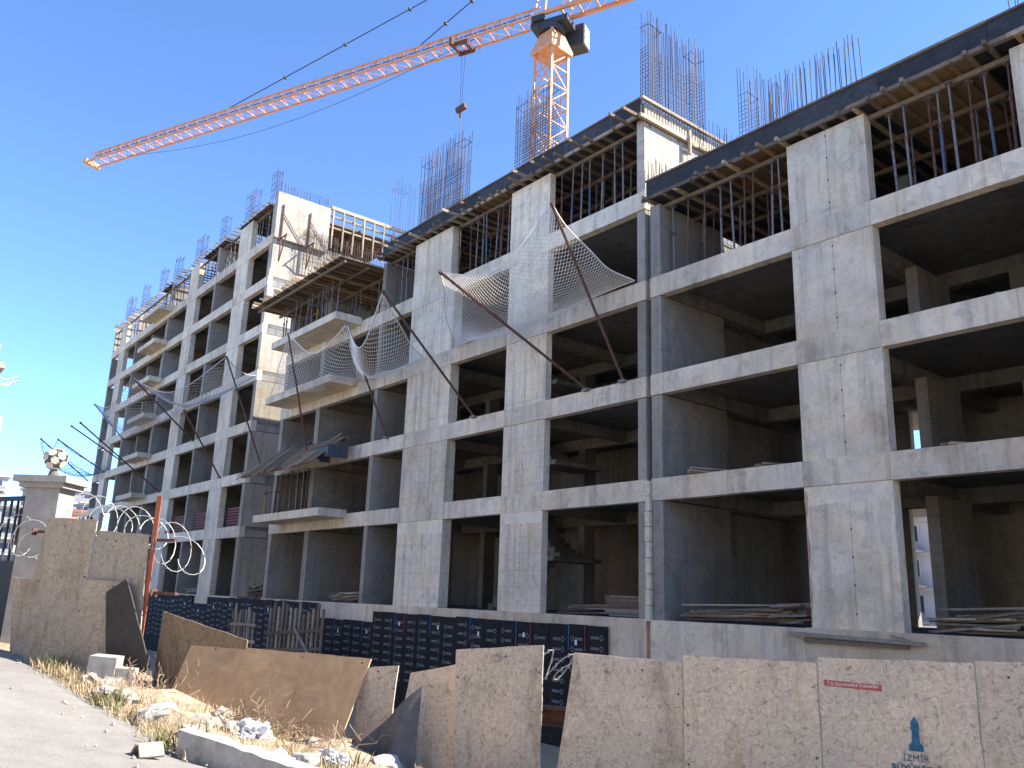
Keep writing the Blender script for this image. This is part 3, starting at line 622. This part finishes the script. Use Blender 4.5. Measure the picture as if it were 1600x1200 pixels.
# ------------------------------------------------------------------ insulation sheets on the basement wall
INS = thing('basement_insulation', 'black insulation sheets with printed marks lining the basement wall', 'insulation', (-30, -.1, -4.2))
pr = []
for fl in (1, -1):
    mb = MB(); z = -.35
    while z > -2.6:
        x = -.2 * fl
        for a_, b2 in (((-.09, 0), (0, .09)), ((0, .09), (.09, 0)), ((.09, 0), (0, -.09)), ((0, -.09), (-.09, 0))): mb.bar((x + a_[0], 0, z + a_[1]), (x + b2[0], 0, z + b2[1]), .012, .022, (0, 1, 0)) if False else mb.add([(x + a_[0], 0, z + a_[1]), (x + b2[0], 0, z + b2[1]), (x + b2[0] * .7, 0, z + b2[1] * .7), (x + a_[0] * .7, 0, z + a_[1] * .7)], [(0, 1, 2, 3)])
        for k in range(6): xx = x + fl * (.14 + k * .055); mb.add([(xx - .016, 0, z - .04), (xx + .016, 0, z - .04), (xx + .016, 0, z + .04), (xx - .016, 0, z + .04)], [(0, 1, 2, 3)])
        z -= .3
    pr.append(mb.mesh('print', PRINT))
pm_ = MB().box(-.405, .405, -.03, .03, -3.6, 0).mesh('insulation_panel', XPS); sm = MB().box(-.385, -.35, -.002, .002, -.75, 0).mesh('stripe', BLUEP); sm2 = MB().box(.33, .36, -.002, .002, -.75, 0).mesh('stripe', REDP); lm_ = MB().box(-.05, .05, -.002, .002, -.5, -.36).mesh('paper_label', LABELW)
x = -62.0; i = 0; r = random.Random(5)
while x < -17.2:
    top = (-.70 if x > -31 else -1.12 if x > -36 else -.5) - r.uniform(0, .05)
    if -52.5 < x < -50.2: top = -.95
    p = put('insulation_panel', pm_, INS, (x + 30, -.02 - r.uniform(0, .012), top + 4.2)); put('print', pr[i % 2], p, (0, -.0345, r.uniform(-.1, .1)), kind='stuff')
    if i % 3 == 1: put('stripe', sm, p, (0, -.0345, 0)); put('paper_label', lm_, p, (r.uniform(-.1, .2), -.038, r.uniform(-.1, .1)))
    if i % 3 == 1 and r.random() < .7: put('stripe', sm2, p, (0, -.0345, 0))
    x += .83; i += 1

# ------------------------------------------------------------------ timber on the site
def planks(label, x, y, z, L, n, rows, rz=0, mats=(TIMB, TIMP, TIMG), seed=0, jit=.15):
    r = random.Random(seed); o = thing('plank_pile', label, 'planks', (x, y, z), rz)
    for j in range(rows):
        for i in range(n):
            l = L * r.uniform(.8, 1.05); a = r.uniform(-jit, jit) * .5; cx = r.uniform(-.15, .15)
            lift = r.uniform(0, .28) * max(0, jit - .2); p = Vector((cx - l / 2 * math.cos(a), (i - n / 2) * .16 - l / 2 * math.sin(a), .03 + j * .055 + (lift if r.random() < .5 else 0))); q_ = Vector((cx + l / 2 * math.cos(a), (i - n / 2) * .16 + l / 2 * math.sin(a), .03 + j * .055 + r.uniform(0, .02) * jit * 5 + lift))
            MB().bar(p, q_, .13, .045).build('plank', mats[r.randrange(len(mats))], o)
    return o
planks('neat stack of long planks in the ground bay beside the joint', -17.6, 1.3, -.44, 2.3, 5, 11, 0, (TIMB, TIMB, TIMG), 1, .04)
planks('dark heap of boards left of the neat plank stack', -19.8, 1.6, -.44, 1.9, 5, 5, .2, (TIMG, DARKB, TIMB), 2, .5)
planks('heap of planks in the first ground bay of the right block', -13.7, 1.0, -.44, 3.0, 6, 5, .15, (TIMB, TIMG, TIMP), 3, .8)
planks('smaller heap of planks against the wide right column', -12.0, .9, -.44, 1.3, 4, 6, -.2, (TIMB, TIMG), 4, .9)
planks('heap of planks right of the wide column at ground level', -7.6, 1.1, -.44, 2.2, 6, 6, -.3, (TIMG, TIMB, TIMP), 5, .9)
planks('scattered boards in the far right ground bay', -5.0, 1.0, -.44, 2.6, 5, 5, .1, (TIMG, DARKB, TIMB), 6, .9)
planks('few boards lying in the ground bay left of the seamed column', -34.6, .9, -.44, 2.4, 4, 6, .1, (TIMB, TIMP), 7, .8)
planks('bundle of firewood at the ground bay near the left block', -43.6, .3, -.44, .9, 5, 8, .7, (TIMP, TIMB, DARKB), 8, 1.2)
planks('pile of boards at the foot of the left block, second bay', -54.3, .9, -.44, 2.4, 5, 7, .1, (TIMB, TIMG), 9, .4)
for i, (x, z, L, rz, lab) in enumerate(((-14.2, 3.42, 1.6, 1.2, 'boards poking out on the first floor of the right block'), (-12.4, 3.42, .8, 1.0, 'short board end beside the column on the first floor'), (-7.6, 3.42, .9, 1.2, 'single plank end on the first floor right of the column'), (-7.9, 6.48, .5, 1.3, 'short plank end on the second floor right of the column'), (-6.5, 6.48, .9, .9, 'plank end on the second floor at the far right'))):
    planks(lab, x, .45, z, L, 2, 1 + (i < 2), rz, (TIMP, TIMB), 40 + i, .3)
lp = thing('long_plank', 'long plank lying along the ledge under the wide right column', 'plank', (-10.1, -.16, -.62))
MB().bar((-1.55, 0, .04), (1.55, .02, -.03), .2, .07).build('board', TIMG, lp); MB().bar((.9, -.03, .1), (1.35, -.03, -.02), .12, .05).build('offcut', TIMP, lp); MB().bar((-1.2, .05, -.1), (1.2, .07, -.1), .1, .1).build('support', TIMG, lp)
for i, (x0, x1, lab) in enumerate(((-50.2, -47.2, 'red mesh guard across the corner bay of the left block'), (-55.9, -52.6, 'faded red mesh guard in the second bay of the left block'), (-60.1, -56.7, 'red mesh guard in the third bay of the left block'))):
    o = thing('mesh_guard', lab, 'guard', ((x0 + x1) / 2, .5, 3.41), 0, 'red guards on the first floor')
    hw = (x1 - x0) / 2 - .1
    for k in range(7): box(o, 'strip', REDM, -hw, hw, -.01, .01, .08 + k * .17, .19 + k * .17)
    for s in (-1, 1): box(o, 'post', REDM, s * hw - .02, s * hw + .02, -.035, -.012, 0, 1.25)
# column formwork standing in front of the basement wall
cf = thing('timber_shutter', 'upright timber shutter of pale planks standing before the black insulation', 'formwork', (-36, -2.0, -4.2))
r = random.Random(3)
for i in range(9):
    x = -3.6 + i * .3; h = 3.35 + r.uniform(-.25, .15); MB().box(x, x + .13, -.6 + r.uniform(-.03, .03), -.55, 0, h).build('plank', (TIMG, TIMB, TIMP)[r.randrange(3)], cf)
for i in range(13):
    x = -.7 + i * .42; h = 3.45 + r.uniform(-.2, .3); MB().box(x, x + .15, -.04, .03, 0, h).build('plank', (TIMG, TIMB, TIMP)[r.randrange(3)], cf)
for z in (2.6, 1.9): MB().bar((-3.8, -.66, z), (-.6, -.66, z + .05), .06, .12).build('rail', TIMP, cf); MB().bar((-.9, -.1, z - .3), (4.7, -.1, z + .1), .06, .13).build('rail', TIMB, cf)
MB().bar((-5.3, -.9, 1.7), (-3.3, -.7, 2.8), .06).build('brace', DARKB, cf); MB().bar((2.2, -.18, 2.7), (4.0, -.18, 1.6), .06, .1).build('brace', TIMG, cf)

# ------------------------------------------------------------------ street fence of sheets
def sheet(name, label, pts, mat, n0=0, thick=.018, lean=0, cat='fence panel', seed=0):
    """pts: outline in (t, z), clockwise seen from the street"""
    r = random.Random(seed); tm = sum(p[0] for p in pts) / len(pts); zm = min(p[1] for p in pts)
    o = thing(name, label, cat, F(tm, n0, zm)); ux = -T; uz = Vector((0, 0, 1)) - NN * lean
    poly = [(-(p[0] - tm), p[1] - zm) for p in pts]
    # chip the outline a little so that edges are not ruler straight
    out = []
    for a, b_ in zip(poly, poly[1:] + poly[:1]):
        k = max(2, int(math.dist(a, b_) / .18))
        for i in range(k): s = i / k; out.append((a[0] + (b_[0] - a[0]) * s + (r.uniform(-.006, .006) if i else 0), a[1] + (b_[1] - a[1]) * s + (r.uniform(-.006, .006) if i else 0)))
    MB().prism(out[::-1], (0, 0, 0), ux, uz, thick).build('panel', mat, o)
    nl = MB()
    for i in range(5): p = out[r.randrange(len(out))]; q_ = ux * (p[0] * .93) + uz * (p[1] * .93 + .03) + NN * .004; nl.tube(q_, q_ + NN * .006, .012, 5)
    nl.build('nail_head', RUST, o, kind='stuff'); return o, ux, uz, tm, zm
sheet('fence_board', 'grey strand board left of the one with the red sticker, second from right edge side', [(0.0, -.48), (-1.205, -.475), (-1.21, -2.5), (.01, -2.5)], OSB, 0, seed=2)[0]['label'] = 'strand board immediately left of the one bearing the red sticker'
sheet('fence_board', 'strand board with slanted left edge beside the dark gap', [(1.13, -.52), (.02, -.55), (.015, -2.5), (1.42, -2.5)], OSB, -.03, seed=3)
o3, ux, uz, tm, zm = sheet('fence_board', 'strand board bearing a red sticker and blue stencilled emblem', [(-1.22, -.425), (-2.455, -.4), (-2.45, -2.5), (-1.225, -2.5)], OSB, .002, seed=4)
sheet('fence_board', 'strand board at the right edge of the picture', [(-2.465, -.385), (-3.7, -.37), (-3.7, -2.5), (-2.46, -2.5)], OSB, -.004, seed=5)
sheet('fence_board', 'tall strand board with pale knot, left of the dark gap', [(2.45, -.56), (1.43, -.46), (1.45, -2.3), (2.4, -2.3)], OSB, .06, seed=6)
sheet('fence_board', 'strand board tilting behind the tall one with the knot', [(3.05, -.84), (2.38, -.69), (2.38, -2.3), (3.3, -2.2)], OSB, -.02, seed=7)
sheet('fence_board', 'narrow strand board right of the brown plywood', [(3.75, -.84), (3.24, -.78), (3.34, -2.0), (3.8, -2.0)], OSB, -.06, seed=8)
sheet('plywood_sheet', 'brown plywood sheet leaning behind the rubble', [(6.42, -.70), (3.64, -.73), (3.72, -1.9), (6.42, -1.75)], PLYB, .45, .02, .47, 'plywood', 9)
sheet('board_offcut', 'dark speckled board with sloping top behind the brown plywood', [(6.99, -.33), (5.5, -.62), (5.53, -1.5), (7.02, -1.6)], OSBD, -.1, .018, 0, 'board', 10)
sheet('board_offcut', 'narrow dark board leaning against the left fence', [(7.88, -.11), (7.53, .07), (6.89, -1.0), (7.36, -1.36), (7.7, -1.0)], DARKB, .10, .02, 0, 'board', 11)
sheet('fence_board', 'weathered strand board below the rusty post at the left', [(8.39, .73), (7.37, .67), (7.2, -1.5), (8.44, -1.4)], OSBL, -.02, seed=12)
sheet('fence_board', 'weathered strand board next to the gate pillar', [(9.46, .92), (8.4, .88), (8.44, -1.3), (9.75, -1.2), (10.02, .06), (9.56, .03), (9.52, .35)], OSBL, 0, seed=13)
sheet('board_offcut', 'small board patch fixed low on the left fence', [(8.43, .05), (7.6, .03), (7.5, -1.25), (8.46, -1.3)], OSBL, .05, .02, 0, 'board', 14)
# sticker, stencil and lettering on the board
def textmesh(name, s, size, mat, parent, t_, z_, n_=.006, width=None, bold=0):
    cu = bpy.data.curves.new(name, 'FONT'); cu.body = s; cu.size = size; cu.align_x = 'CENTER'; cu.resolution_u = 2; cu.offset = bold
    ob = bpy.data.objects.new(name, cu); col.objects.link(ob); dg = bpy.context.evaluated_depsgraph_get(); me = bpy.data.meshes.new_from_object(ob.evaluated_get(dg)); bpy.data.objects.remove(ob)
    xs = [v_.co.x for v_ in me.vertices]; k = width / (max(xs) - min(xs)) if width else 1
    for v_ in me.vertices: q_ = ux * (v_.co.x * k - (t_ - tm)) + uz * (v_.co.y + z_ - zm) + NN * n_; v_.co = q_
    me.materials.clear(); me.materials.append(mat); return put(name, me, parent)
MB().prism([(-.235, -.028), (.235, -.045), (.235, .008), (-.235, .022)], ux * -(-1.5 - tm) + uz * (-.635 - zm) + NN * .004, ux, uz, .002).build('sticker', STICK, o3)
textmesh('sticker_text', 'T.A Gayrimenkul Doktorları', .045, LABELW, o3, -1.5, -.655, .0075, .42)
em = [(-.055, 0), (.055, 0), (.055, .045), (.032, .065), (.026, .16), (.034, .17), (.03, .23), (0, .275), (-.03, .23), (-.034, .17), (-.026, .16), (-.032, .065), (-.055, .045)]
MB().prism(em, ux * -(-1.97 - tm) + uz * (-1.135 - zm) + NN * .004, ux, uz, .002).build('stencil_emblem', SPRAY, o3)
textmesh('stencil_text', 'İZMİR', .075, SPRAY, o3, -1.96, -1.215, .006, .2); textmesh('stencil_text', 'BÜYÜKŞEHİR', .085, SPRAY, o3, -1.98, -1.305, .006, .42, .002); textmesh('stencil_text', 'BELEDİYESİ', .075, SPRAY, o3, -1.98, -1.4, .006, .42, .001)
kn = thing('board_knot', 'pale splintered hole with rust run on the tall board', 'knot', F(1.96, .075, -.62)); vv, ff = icos(.05, .3, 3, (1.3, .5, .7)); MB().add(vv, ff).build('splinter', TIMP, kn)

# gate pillar with globe lamp, gate, posts, razor wire
gp = thing('gate_pillar', 'rendered gate pillar with moulded cap behind the left fence', 'pillar', F(10.25, -.55, -1.6)); rot = math.atan2(-T.y, -T.x); gp.rotation_euler = (0, 0, rot + .42)
box(gp, 'shaft', PILLAR, -.26, .26, -.23, .23, 0, 3.02); box(gp, 'cap', PILLAR, -.42, .42, -.38, .38, 3.1, 3.2); box(gp, 'cap_moulding', PILLAR, -.35, .35, -.31, .31, 3.02, 3.1)
gl = thing('globe_lamp', 'globe lamp with patterned panels on the gate pillar', 'lamp', F(10.28, -.55, 1.6))
MB().tube((0, 0, 0), (0, 0, .16), .09, 10, .045).build('stem', GLOBED, gl)
vv, ff = icos(.165, 0, 0); MB().add([(a_, b2, c_ + .31) for a_, b2, c_ in vv], ff).build('globe', GLOBED, gl)
rr = random.Random(2)
for k in range(22):
    zz = 1 - 2 * (k + .5) / 22; an = k * 2.4; rad = math.sqrt(1 - zz * zz); d = Vector((rad * math.cos(an), rad * math.sin(an), zz)); a_ = d.orthogonal().normalized(); c_ = d.cross(a_)
    MB().add([d * .172 + Vector((0, 0, .31)) + (a_ * math.cos(j * 1.047) + c_ * math.sin(j * 1.047)) * .066 for j in range(6)], [tuple(range(6))]).build('globe_panel', GLOBE, gl)
gt = thing('metal_gate', 'dark metal gate leaf at the left edge beside the pillar', 'gate', F(11.6, -.5, -1.3)); gt.rotation_euler = (0, 0, rot)
box(gt, 'lower_panel', DGATE, -1.0, .93, -.02, .02, .1, 1.6); box(gt, 'frame', DGATE, -1.05, .98, -.03, .03, 2.55, 2.62); box(gt, 'frame', DGATE, .93, .98, -.03, .03, .05, 2.55)
for k in range(12): box(gt, 'bar', DGATE, -.95 + k * .16, -.92 + k * .16, -.015, .015, 1.6, 2.55)
for lab, t_, n_, z0, z1, mt in (('orange red steel post rising above the left fence', 7.3, -.08, -1.5, 1.2, REDOX),):
    o = thing('steel_post', lab, 'post', F(t_, n_, z0)); o.rotation_euler = (0, 0, rot); box(o, 'flange', mt, -.045, .045, -.025, -.015, 0, z1 - z0); box(o, 'web', mt, -.045, -.03, -.015, .05, 0, z1 - z0)
for lab, t_, z_, L in (('short red steel bracket at the top of the left fence', 7.15, .6, .42), ('red steel bracket lower on the left fence end', 7.0, -.1, .4), ('rusty bracket between pillar and left fence', 9.62, .72, .4)):
    o = thing('steel_bracket', lab, 'bracket', F(t_, -.1, z_)); o.rotation_euler = (0, 0, rot); box(o, 'arm', RUST, -L / 2, L / 2, -.02, .03, -.02, .02); box(o, 'lug', RUST, -L / 2 - .02, -L / 2, -.05, .05, -.05, .05)
def razor(label, pts, loops, rad, seed, nn=0):
    r = random.Random(seed); o = thing('razor_wire', label, 'wire', pts[0]); c = Vector(o.location); P_ = []
    K = loops * 18
    for k in range(K + 1):
        s = k / K * (len(pts) - 1); i = min(int(s), len(pts) - 2); p = Vector(pts[i]).lerp(Vector(pts[i + 1]), s - i); an = 2 * math.pi * k / 18; rr_ = rad * (1 + .12 * math.sin(k * .37 + seed))
        P_.append(p - c + NN * math.cos(an) * rr_ * .8 + Vector((0, 0, 1)) * math.sin(an) * rr_ * (1 + .2 * math.sin(k * .11)) + T * (.09 * math.sin(an + seed) + .05 * math.sin(k * .23)))
    mb = MB().path(P_, .0068, 4)
    o2 = mb.build('coil', WIRE, o); bm_ = MB()
    for k in range(0, K, 3): q_ = P_[k]; bm_.bar(q_ - Vector((.0, .0, .018)), q_ + Vector((0.01, 0, .018)), .006, .02)
    bm_.build('barbs', WIRE, o, kind='stuff'); return o
razor('razor wire coils along the top of the left fence', [F(9.0, -.25, 1.0), F(8.2, -.25, .85), F(7.5, -.25, .72), F(6.75, -.25, .35)], 9, .27, 1)
razor('loose razor wire coils between pillar and left fence', [F(10.4, -.2, .75), F(9.5, -.15, .5)], 3, .25, 2)
razor('razor wire loops in the dark gap of the right fence', [F(1.5, -.12, -.62), F(1.05, -.1, -.72)], 3, .12, 3)
o = thing('rusty_beam', 'rusty steel beam seen through the dark gap in the fence', 'beam', F(1.2, -.5, -1.3)); o.rotation_euler = (0, 0, rot); box(o, 'top_flange', RUST, -.6, .6, -.08, .08, .16, .19); box(o, 'web', RUST, -.6, .6, -.01, .01, .02, .16); box(o, 'bottom_flange', RUST, -.6, .6, -.08, .08, 0, .02)

# ------------------------------------------------------------------ kerb, rubble, weeds, litter
def kerbstone(label, a_, b_, h, w_, seed):
    r = random.Random(seed); A, B = F(a_[0], a_[1], ground_z(*a_) - .06), F(b_[0], b_[1], ground_z(*b_) - .06); o = thing('kerb_stone', label, 'kerb', A); d = B - A; sd_ = Vector((-d.y, d.x, 0)).normalized() * w_
    n = 14; v = []; 
    for k in range(n + 1):
        p = d * (k / n); j = lambda s=.014: r.uniform(-s, s)
        for q_, z_ in ((Vector((0, 0, 0)), 0), (Vector((0, 0, 0)), h - .02), (sd_ * .12, h), (sd_, h - .01), (sd_, 0)): v.append(p + q_ + Vector((j(), j(), z_ + (j(.012) if z_ else 0))))
    f = [(k * 5 + i, k * 5 + (i + 1) % 5, k * 5 + 5 + (i + 1) % 5, k * 5 + 5 + i) for k in range(n) for i in range(5)] + [(4, 3, 2, 1, 0), tuple(n * 5 + i for i in range(5))]
    MB().add(v, f).build('stone', KERB, o); return o
kerbstone('long weathered kerb stone at the bottom edge by the rubble', (3.92, 2.2), (2.2, 2.2), .29, -.17, 1)
kerbstone('next kerb stone cut by the bottom edge of the picture', (2.17, 2.2), (.4, 2.2), .29, -.17, 2)
o = thing('concrete_block', 'upright pale concrete block by the left fence foot', 'block', F(7.3, .45, -1.5)); o.rotation_euler = (.05, .06, rot + .5); box(o, 'block', KERB, -.17, .17, -.12, .12, 0, .62); box(o, 'rib', KERB, .17, .4, -.1, .06, 0, .5)
r = random.Random(17)
for i in range(26):
    t_, n_ = r.uniform(2.9, 7.2), r.uniform(.15, 1.9)
    if n_ > edge_n(t_) - .1: n_ = edge_n(t_) - r.uniform(.1, .5)
    vv, ff = lump(r.uniform(.05, .17), i, (1.25, .9, .65), .5, 1.3, 3); o = MB().add(vv, ff).build('rubble_stone', ROCK if i % 3 else KERB, None, loc=F(t_, n_, ground_z(t_, n_) + .07), rot=(r.uniform(-.3, .3), r.uniform(-.3, .3), r.uniform(0, 6)))
    tag(o, 'pale broken stone lying in the rubble strip below the fence', 'stone', 'broken stones of the rubble strip')
o = thing('broken_tile', 'pale broken tile tented on the road by the kerb end', 'tile', F(3.86, 2.75, ground_z(3.86, 2.75))); MB().bar((-.12, 0, .02), (.0, 0, .11), .22, .025).build('tile_half', ROCK, o); MB().bar((0.01, 0, .115), (.1, 0, .02), .2, .025).build('tile_half', ROCK, o)
def crumple(label, t_, n_, s, seed, sq):
    vv, ff = lump(s, seed, sq, .55, 1.5, 4, .5); o = MB().add(vv, ff).build('plastic_bag', PLAST, None, loc=F(t_, n_, ground_z(t_, n_) + s * .35)); tag(o, label, 'bag'); return o
crumple('crumpled white plastic bag lying in the twigs', 4.35, 1.0, .19, 5, (1.3, .9, .6)); crumple('crumpled white sack at the right end of the rubble', 3.3, .95, .15, 6, (1.4, .8, .55)); crumple('small white litter near the concrete block', 6.5, .75, .09, 8, (1.3, .8, .6))
pb = MB(); r = random.Random(29)
for i in range(220):
    t_ = r.uniform(2.5, 9.5); n_ = edge_n(t_) + r.gauss(-.1, .45); q_ = r.uniform(.006, .028); vv, ff = icos(1, .25, i % 7) if i < 7 else (vv, ff)
    k_ = [(0, 0, 1), (1, 0, 0), (0, 1, 0), (-1, 0, 0), (0, -1, 0)]; c_ = F(t_, n_, ground_z(t_, n_) + .012); pb.add([c_ + Vector(z_) * q_ * r.uniform(.6, 1.3) for z_ in k_], [(0, 1, 2), (0, 2, 3), (0, 3, 4), (0, 4, 1)])
o = pb.build('gravel', ROCK, None, kind='stuff'); tag(o, 'loose gravel scattered along the edge of the road', 'gravel')
gm = MB(); gg = MB(); r = random.Random(23)
def tuft(mb, p, n, h, w_, spread):
    for _ in range(n):
        a_ = r.uniform(0, 6.28); q_ = p + Vector((r.uniform(-1, 1), r.uniform(-1, 1), 0)) * spread; tip = q_ + Vector((math.cos(a_), math.sin(a_), 0)) * h * r.uniform(.2, .9) + Vector((0, 0, h * r.uniform(.3, 1))); s_ = Vector((-math.sin(a_), math.cos(a_), 0)) * w_; mdl = q_.lerp(tip, .55) + Vector((0, 0, h * .12))
        mb.add([q_ - s_, q_ + s_, mdl + s_ * .7, mdl - s_ * .7, tip], [(0, 1, 2, 3), (3, 2, 4)])
for i in range(1000):
    t_ = r.uniform(1.5, 8.6); e = edge_n(t_)
    if e < .1: continue
    n_ = r.uniform(.02, 1) ** .8 * (e + .12); p = F(t_, n_, ground_z(t_, n_) + .02)
    tuft(gm, p, 9, r.uniform(.05, .2), .004, .14)
for t_, n_, c_ in ((8.35, .35, 9), (8.2, .5, 6), (6.0, 1.35, 7), (4.1, 2.2, 10), (5.2, 1.6, 5), (4.6, 1.5, 4), (3.0, 1.05, 5)):
    for _ in range(c_): tuft(gg, F(t_ + r.uniform(-.2, .2), n_ + r.uniform(-.15, .15), ground_z(t_, n_)), 9, r.uniform(.12, .3), .008, .07)
for nm, mb, mt, lab, ct in (('dry_grass', gm, STRAW, 'dry straw coloured grass covering the strip below the fence', 'grass'), ('green_weeds', gg, GREENG, 'green weeds along the road edge', 'weeds')):
    o = mb.build(nm, mt, None, kind='stuff'); tag(o, lab, ct)
def twigs(label, t_, n_, n, L, up, seed, dirn=None):
    r = random.Random(seed); o = thing('dry_twigs', label, 'twigs', F(t_, n_, ground_z(t_, n_))); mb = MB()
    for _ in range(n):
        p = T * r.uniform(-.5, .5) + NN * r.uniform(-.25, .25); d = (dirn or Vector((r.uniform(-1, 1), r.uniform(-1, 1), 0))) * r.uniform(.5, 1) * L + Vector((r.uniform(-.2, .2), r.uniform(-.2, .2), up * r.uniform(.2, 1.1))); pts = [p]
        for k in range(1, 6): pts.append(p + d * (k / 5) + Vector((r.uniform(-1, 1), r.uniform(-1, 1), r.uniform(-.5, 1))) * .05)
        for k in range(5): mb.tube(pts[k], pts[k + 1], .008 * (1 - k * .15), 3, .008 * (1 - (k + 1) * .15), caps=False)
        if r.random() < .8: k = r.randrange(1, 4); mb.tube(pts[k], pts[k] + Vector((r.uniform(-.2, .2), r.uniform(-.2, .2), r.uniform(.02, .25))), .005, 3, caps=False)
    mb.build('branches', TWIG, o, kind='stuff'); return o
twigs('tangle of dry twigs in front of the dark leaning board', 6.55, .35, 46, .45, .45, 1)
twigs('pile of long dry branches in front of the brown plywood', 4.7, .75, 44, .9, .45, 2, -T)
twigs('dry brush behind the crumpled bag', 3.9, .55, 40, .4, .25, 3)
o = thing('grey_tarp', 'grey crumpled sheet hanging at the foot of the narrow board', 'tarp', F(3.1, .3, -1.95)); v = []; f = []
for i in range(9):
    for j in range(9): s_ = (i - 4) / 4; v.append(-T * (s_ * .38) + Vector((0, 0, j * .085 * (1 + .5 * s_))) + NN * (.12 * math.sin(i * 1.3) * (1 - j / 12) + .15 * (1 - j / 8)))
for i in range(8):
    for j in range(8): f.append((i * 9 + j, i * 9 + j + 1, i * 9 + j + 10, i * 9 + j + 9))
MB().add(v, f).build('cloth', plain('tarp_grey', (.10, .10, .105), .8), o)

# ------------------------------------------------------------------ far houses on the hill
def house(label, x, y, z0, w_, d_, h, floors_, mat, roof, seed, rz=0):
    r = random.Random(seed); o = thing('apartment_house', label, 'building', (x, y, z0), rz); box(o, 'walls', mat, -d_, 0, -w_ / 2, w_ / 2, 0, h); box(o, 'roof', roof, -d_ - .5, .7, -w_ / 2 - .6, w_ / 2 + .6, h, h + .5)
    fh = h / floors_; n = int(w_ / 3.2)
    for k in range(floors_):
        box(o, 'floor_band', HWHITE, .002, .25, -w_ / 2, w_ / 2, k * fh + fh - .35, k * fh + fh - .02)
        for i in range(n):
            y_ = -w_ / 2 + (i + .5) * w_ / n; ww = r.uniform(.55, .95); f_ = box(o, 'window', HWHITE, .001, .12, y_ - ww - .15, y_ + ww + .15, k * fh + .6, k * fh + fh - .6); box(f_, 'pane', GLASSD, .121, .14, y_ - ww, y_ + ww, k * fh + .75, k * fh + fh - .75)
            if i % 2 == 0: bl = box(o, 'balcony', HWHITE, .26, 1.3, y_ - 1.4, y_ + 1.4, k * fh - .05, k * fh + .15); box(bl, 'railing', HGREY, 1.25, 1.3, y_ - 1.4, y_ + 1.4, k * fh + .15, k * fh + .95)
    for i in range(3): ch = box(o, 'chimney', HGREY, -3 - i * 1.5, -2.3 - i * 1.5, -w_ / 3 + i * w_ / 3.5, -w_ / 3 + i * w_ / 3.5 + .9, h + .5, h + 1.4)
    return o
house('white apartment house with balconies on the hill between pillar and block', -198, 20, 11.5, 12.5, 12, 7.6, 3, HGREY, HWHITE, 1)
house('white apartment house on the hill at the left edge', -205, 4.5, 12.5, 11, 12, 8.6, 3, HWHITE, HWHITE, 2)
house('orange walled house below the white hill apartments', -176, 15.5, 6.5, 11, 9, 6.4, 2, HORG, ROOFT, 3)
house('dark grey house low at the left edge of the hill', -178, 4.0, 4.5, 10, 9, 8.5, 3, HGREY, HGREY, 4)
house('pale house glimpsed through the right block ground floor', -37, 62, -4.2, 22, 10, 16, 5, HWHITE, ROOFT, 5, -math.pi / 2)
CREAM = plain('bounce_house_cream', (.74, .66, .52), .9, 0, .1, .3)
for i, (x, w_, h) in enumerate(((22, 17, 15.5), (4, 16, 13), (-13.5, 16, 15), (-31, 17, 13))):   # unseen houses added behind the viewer to bounce warm light onto the facade
    house(('unseen cream house added for bounce light, opposite the far right bays', 'unseen cream house added for bounce light, opposite the right block', 'unseen cream house added for bounce light, opposite the expansion joint', 'unseen cream house added for bounce light, opposite the balconies')[i], x, -29.5 - (i == 3) * 5, -2.2, w_, 9, h, 4, CREAM, ROOFT, 60 + i, math.pi / 2)
ng = thing('neighbour_frame', 'edge of an unfinished concrete frame at the far left border', 'building', (-44.7, -14.0, -2.5))
box(ng, 'wall', CON, -6, 0, -5, 1.42, 8.3, 9.9); box(ng, 'slab', CONP, -6, .3, -5, 1.1, 12.1, 12.35); box(ng, 'column', CON, -.4, 0, .3, .8, 9.9, 12.1); box(ng, 'column', CONP, -.4, 0, .5, .8, 12.35, 13.3); box(ng, 'lower_wall', CON, -6, -.02, -5, .9, 0, 8.3)
net('pale torn net fluttering at the far left border', (-44.6, -13.2, 9.2), (-44.55, -12.3, 9.3), (-44.6, -12.35, 9.0), (-44.6, -13.3, 8.7), (.1, .1), 10, 6, CORD, .012)
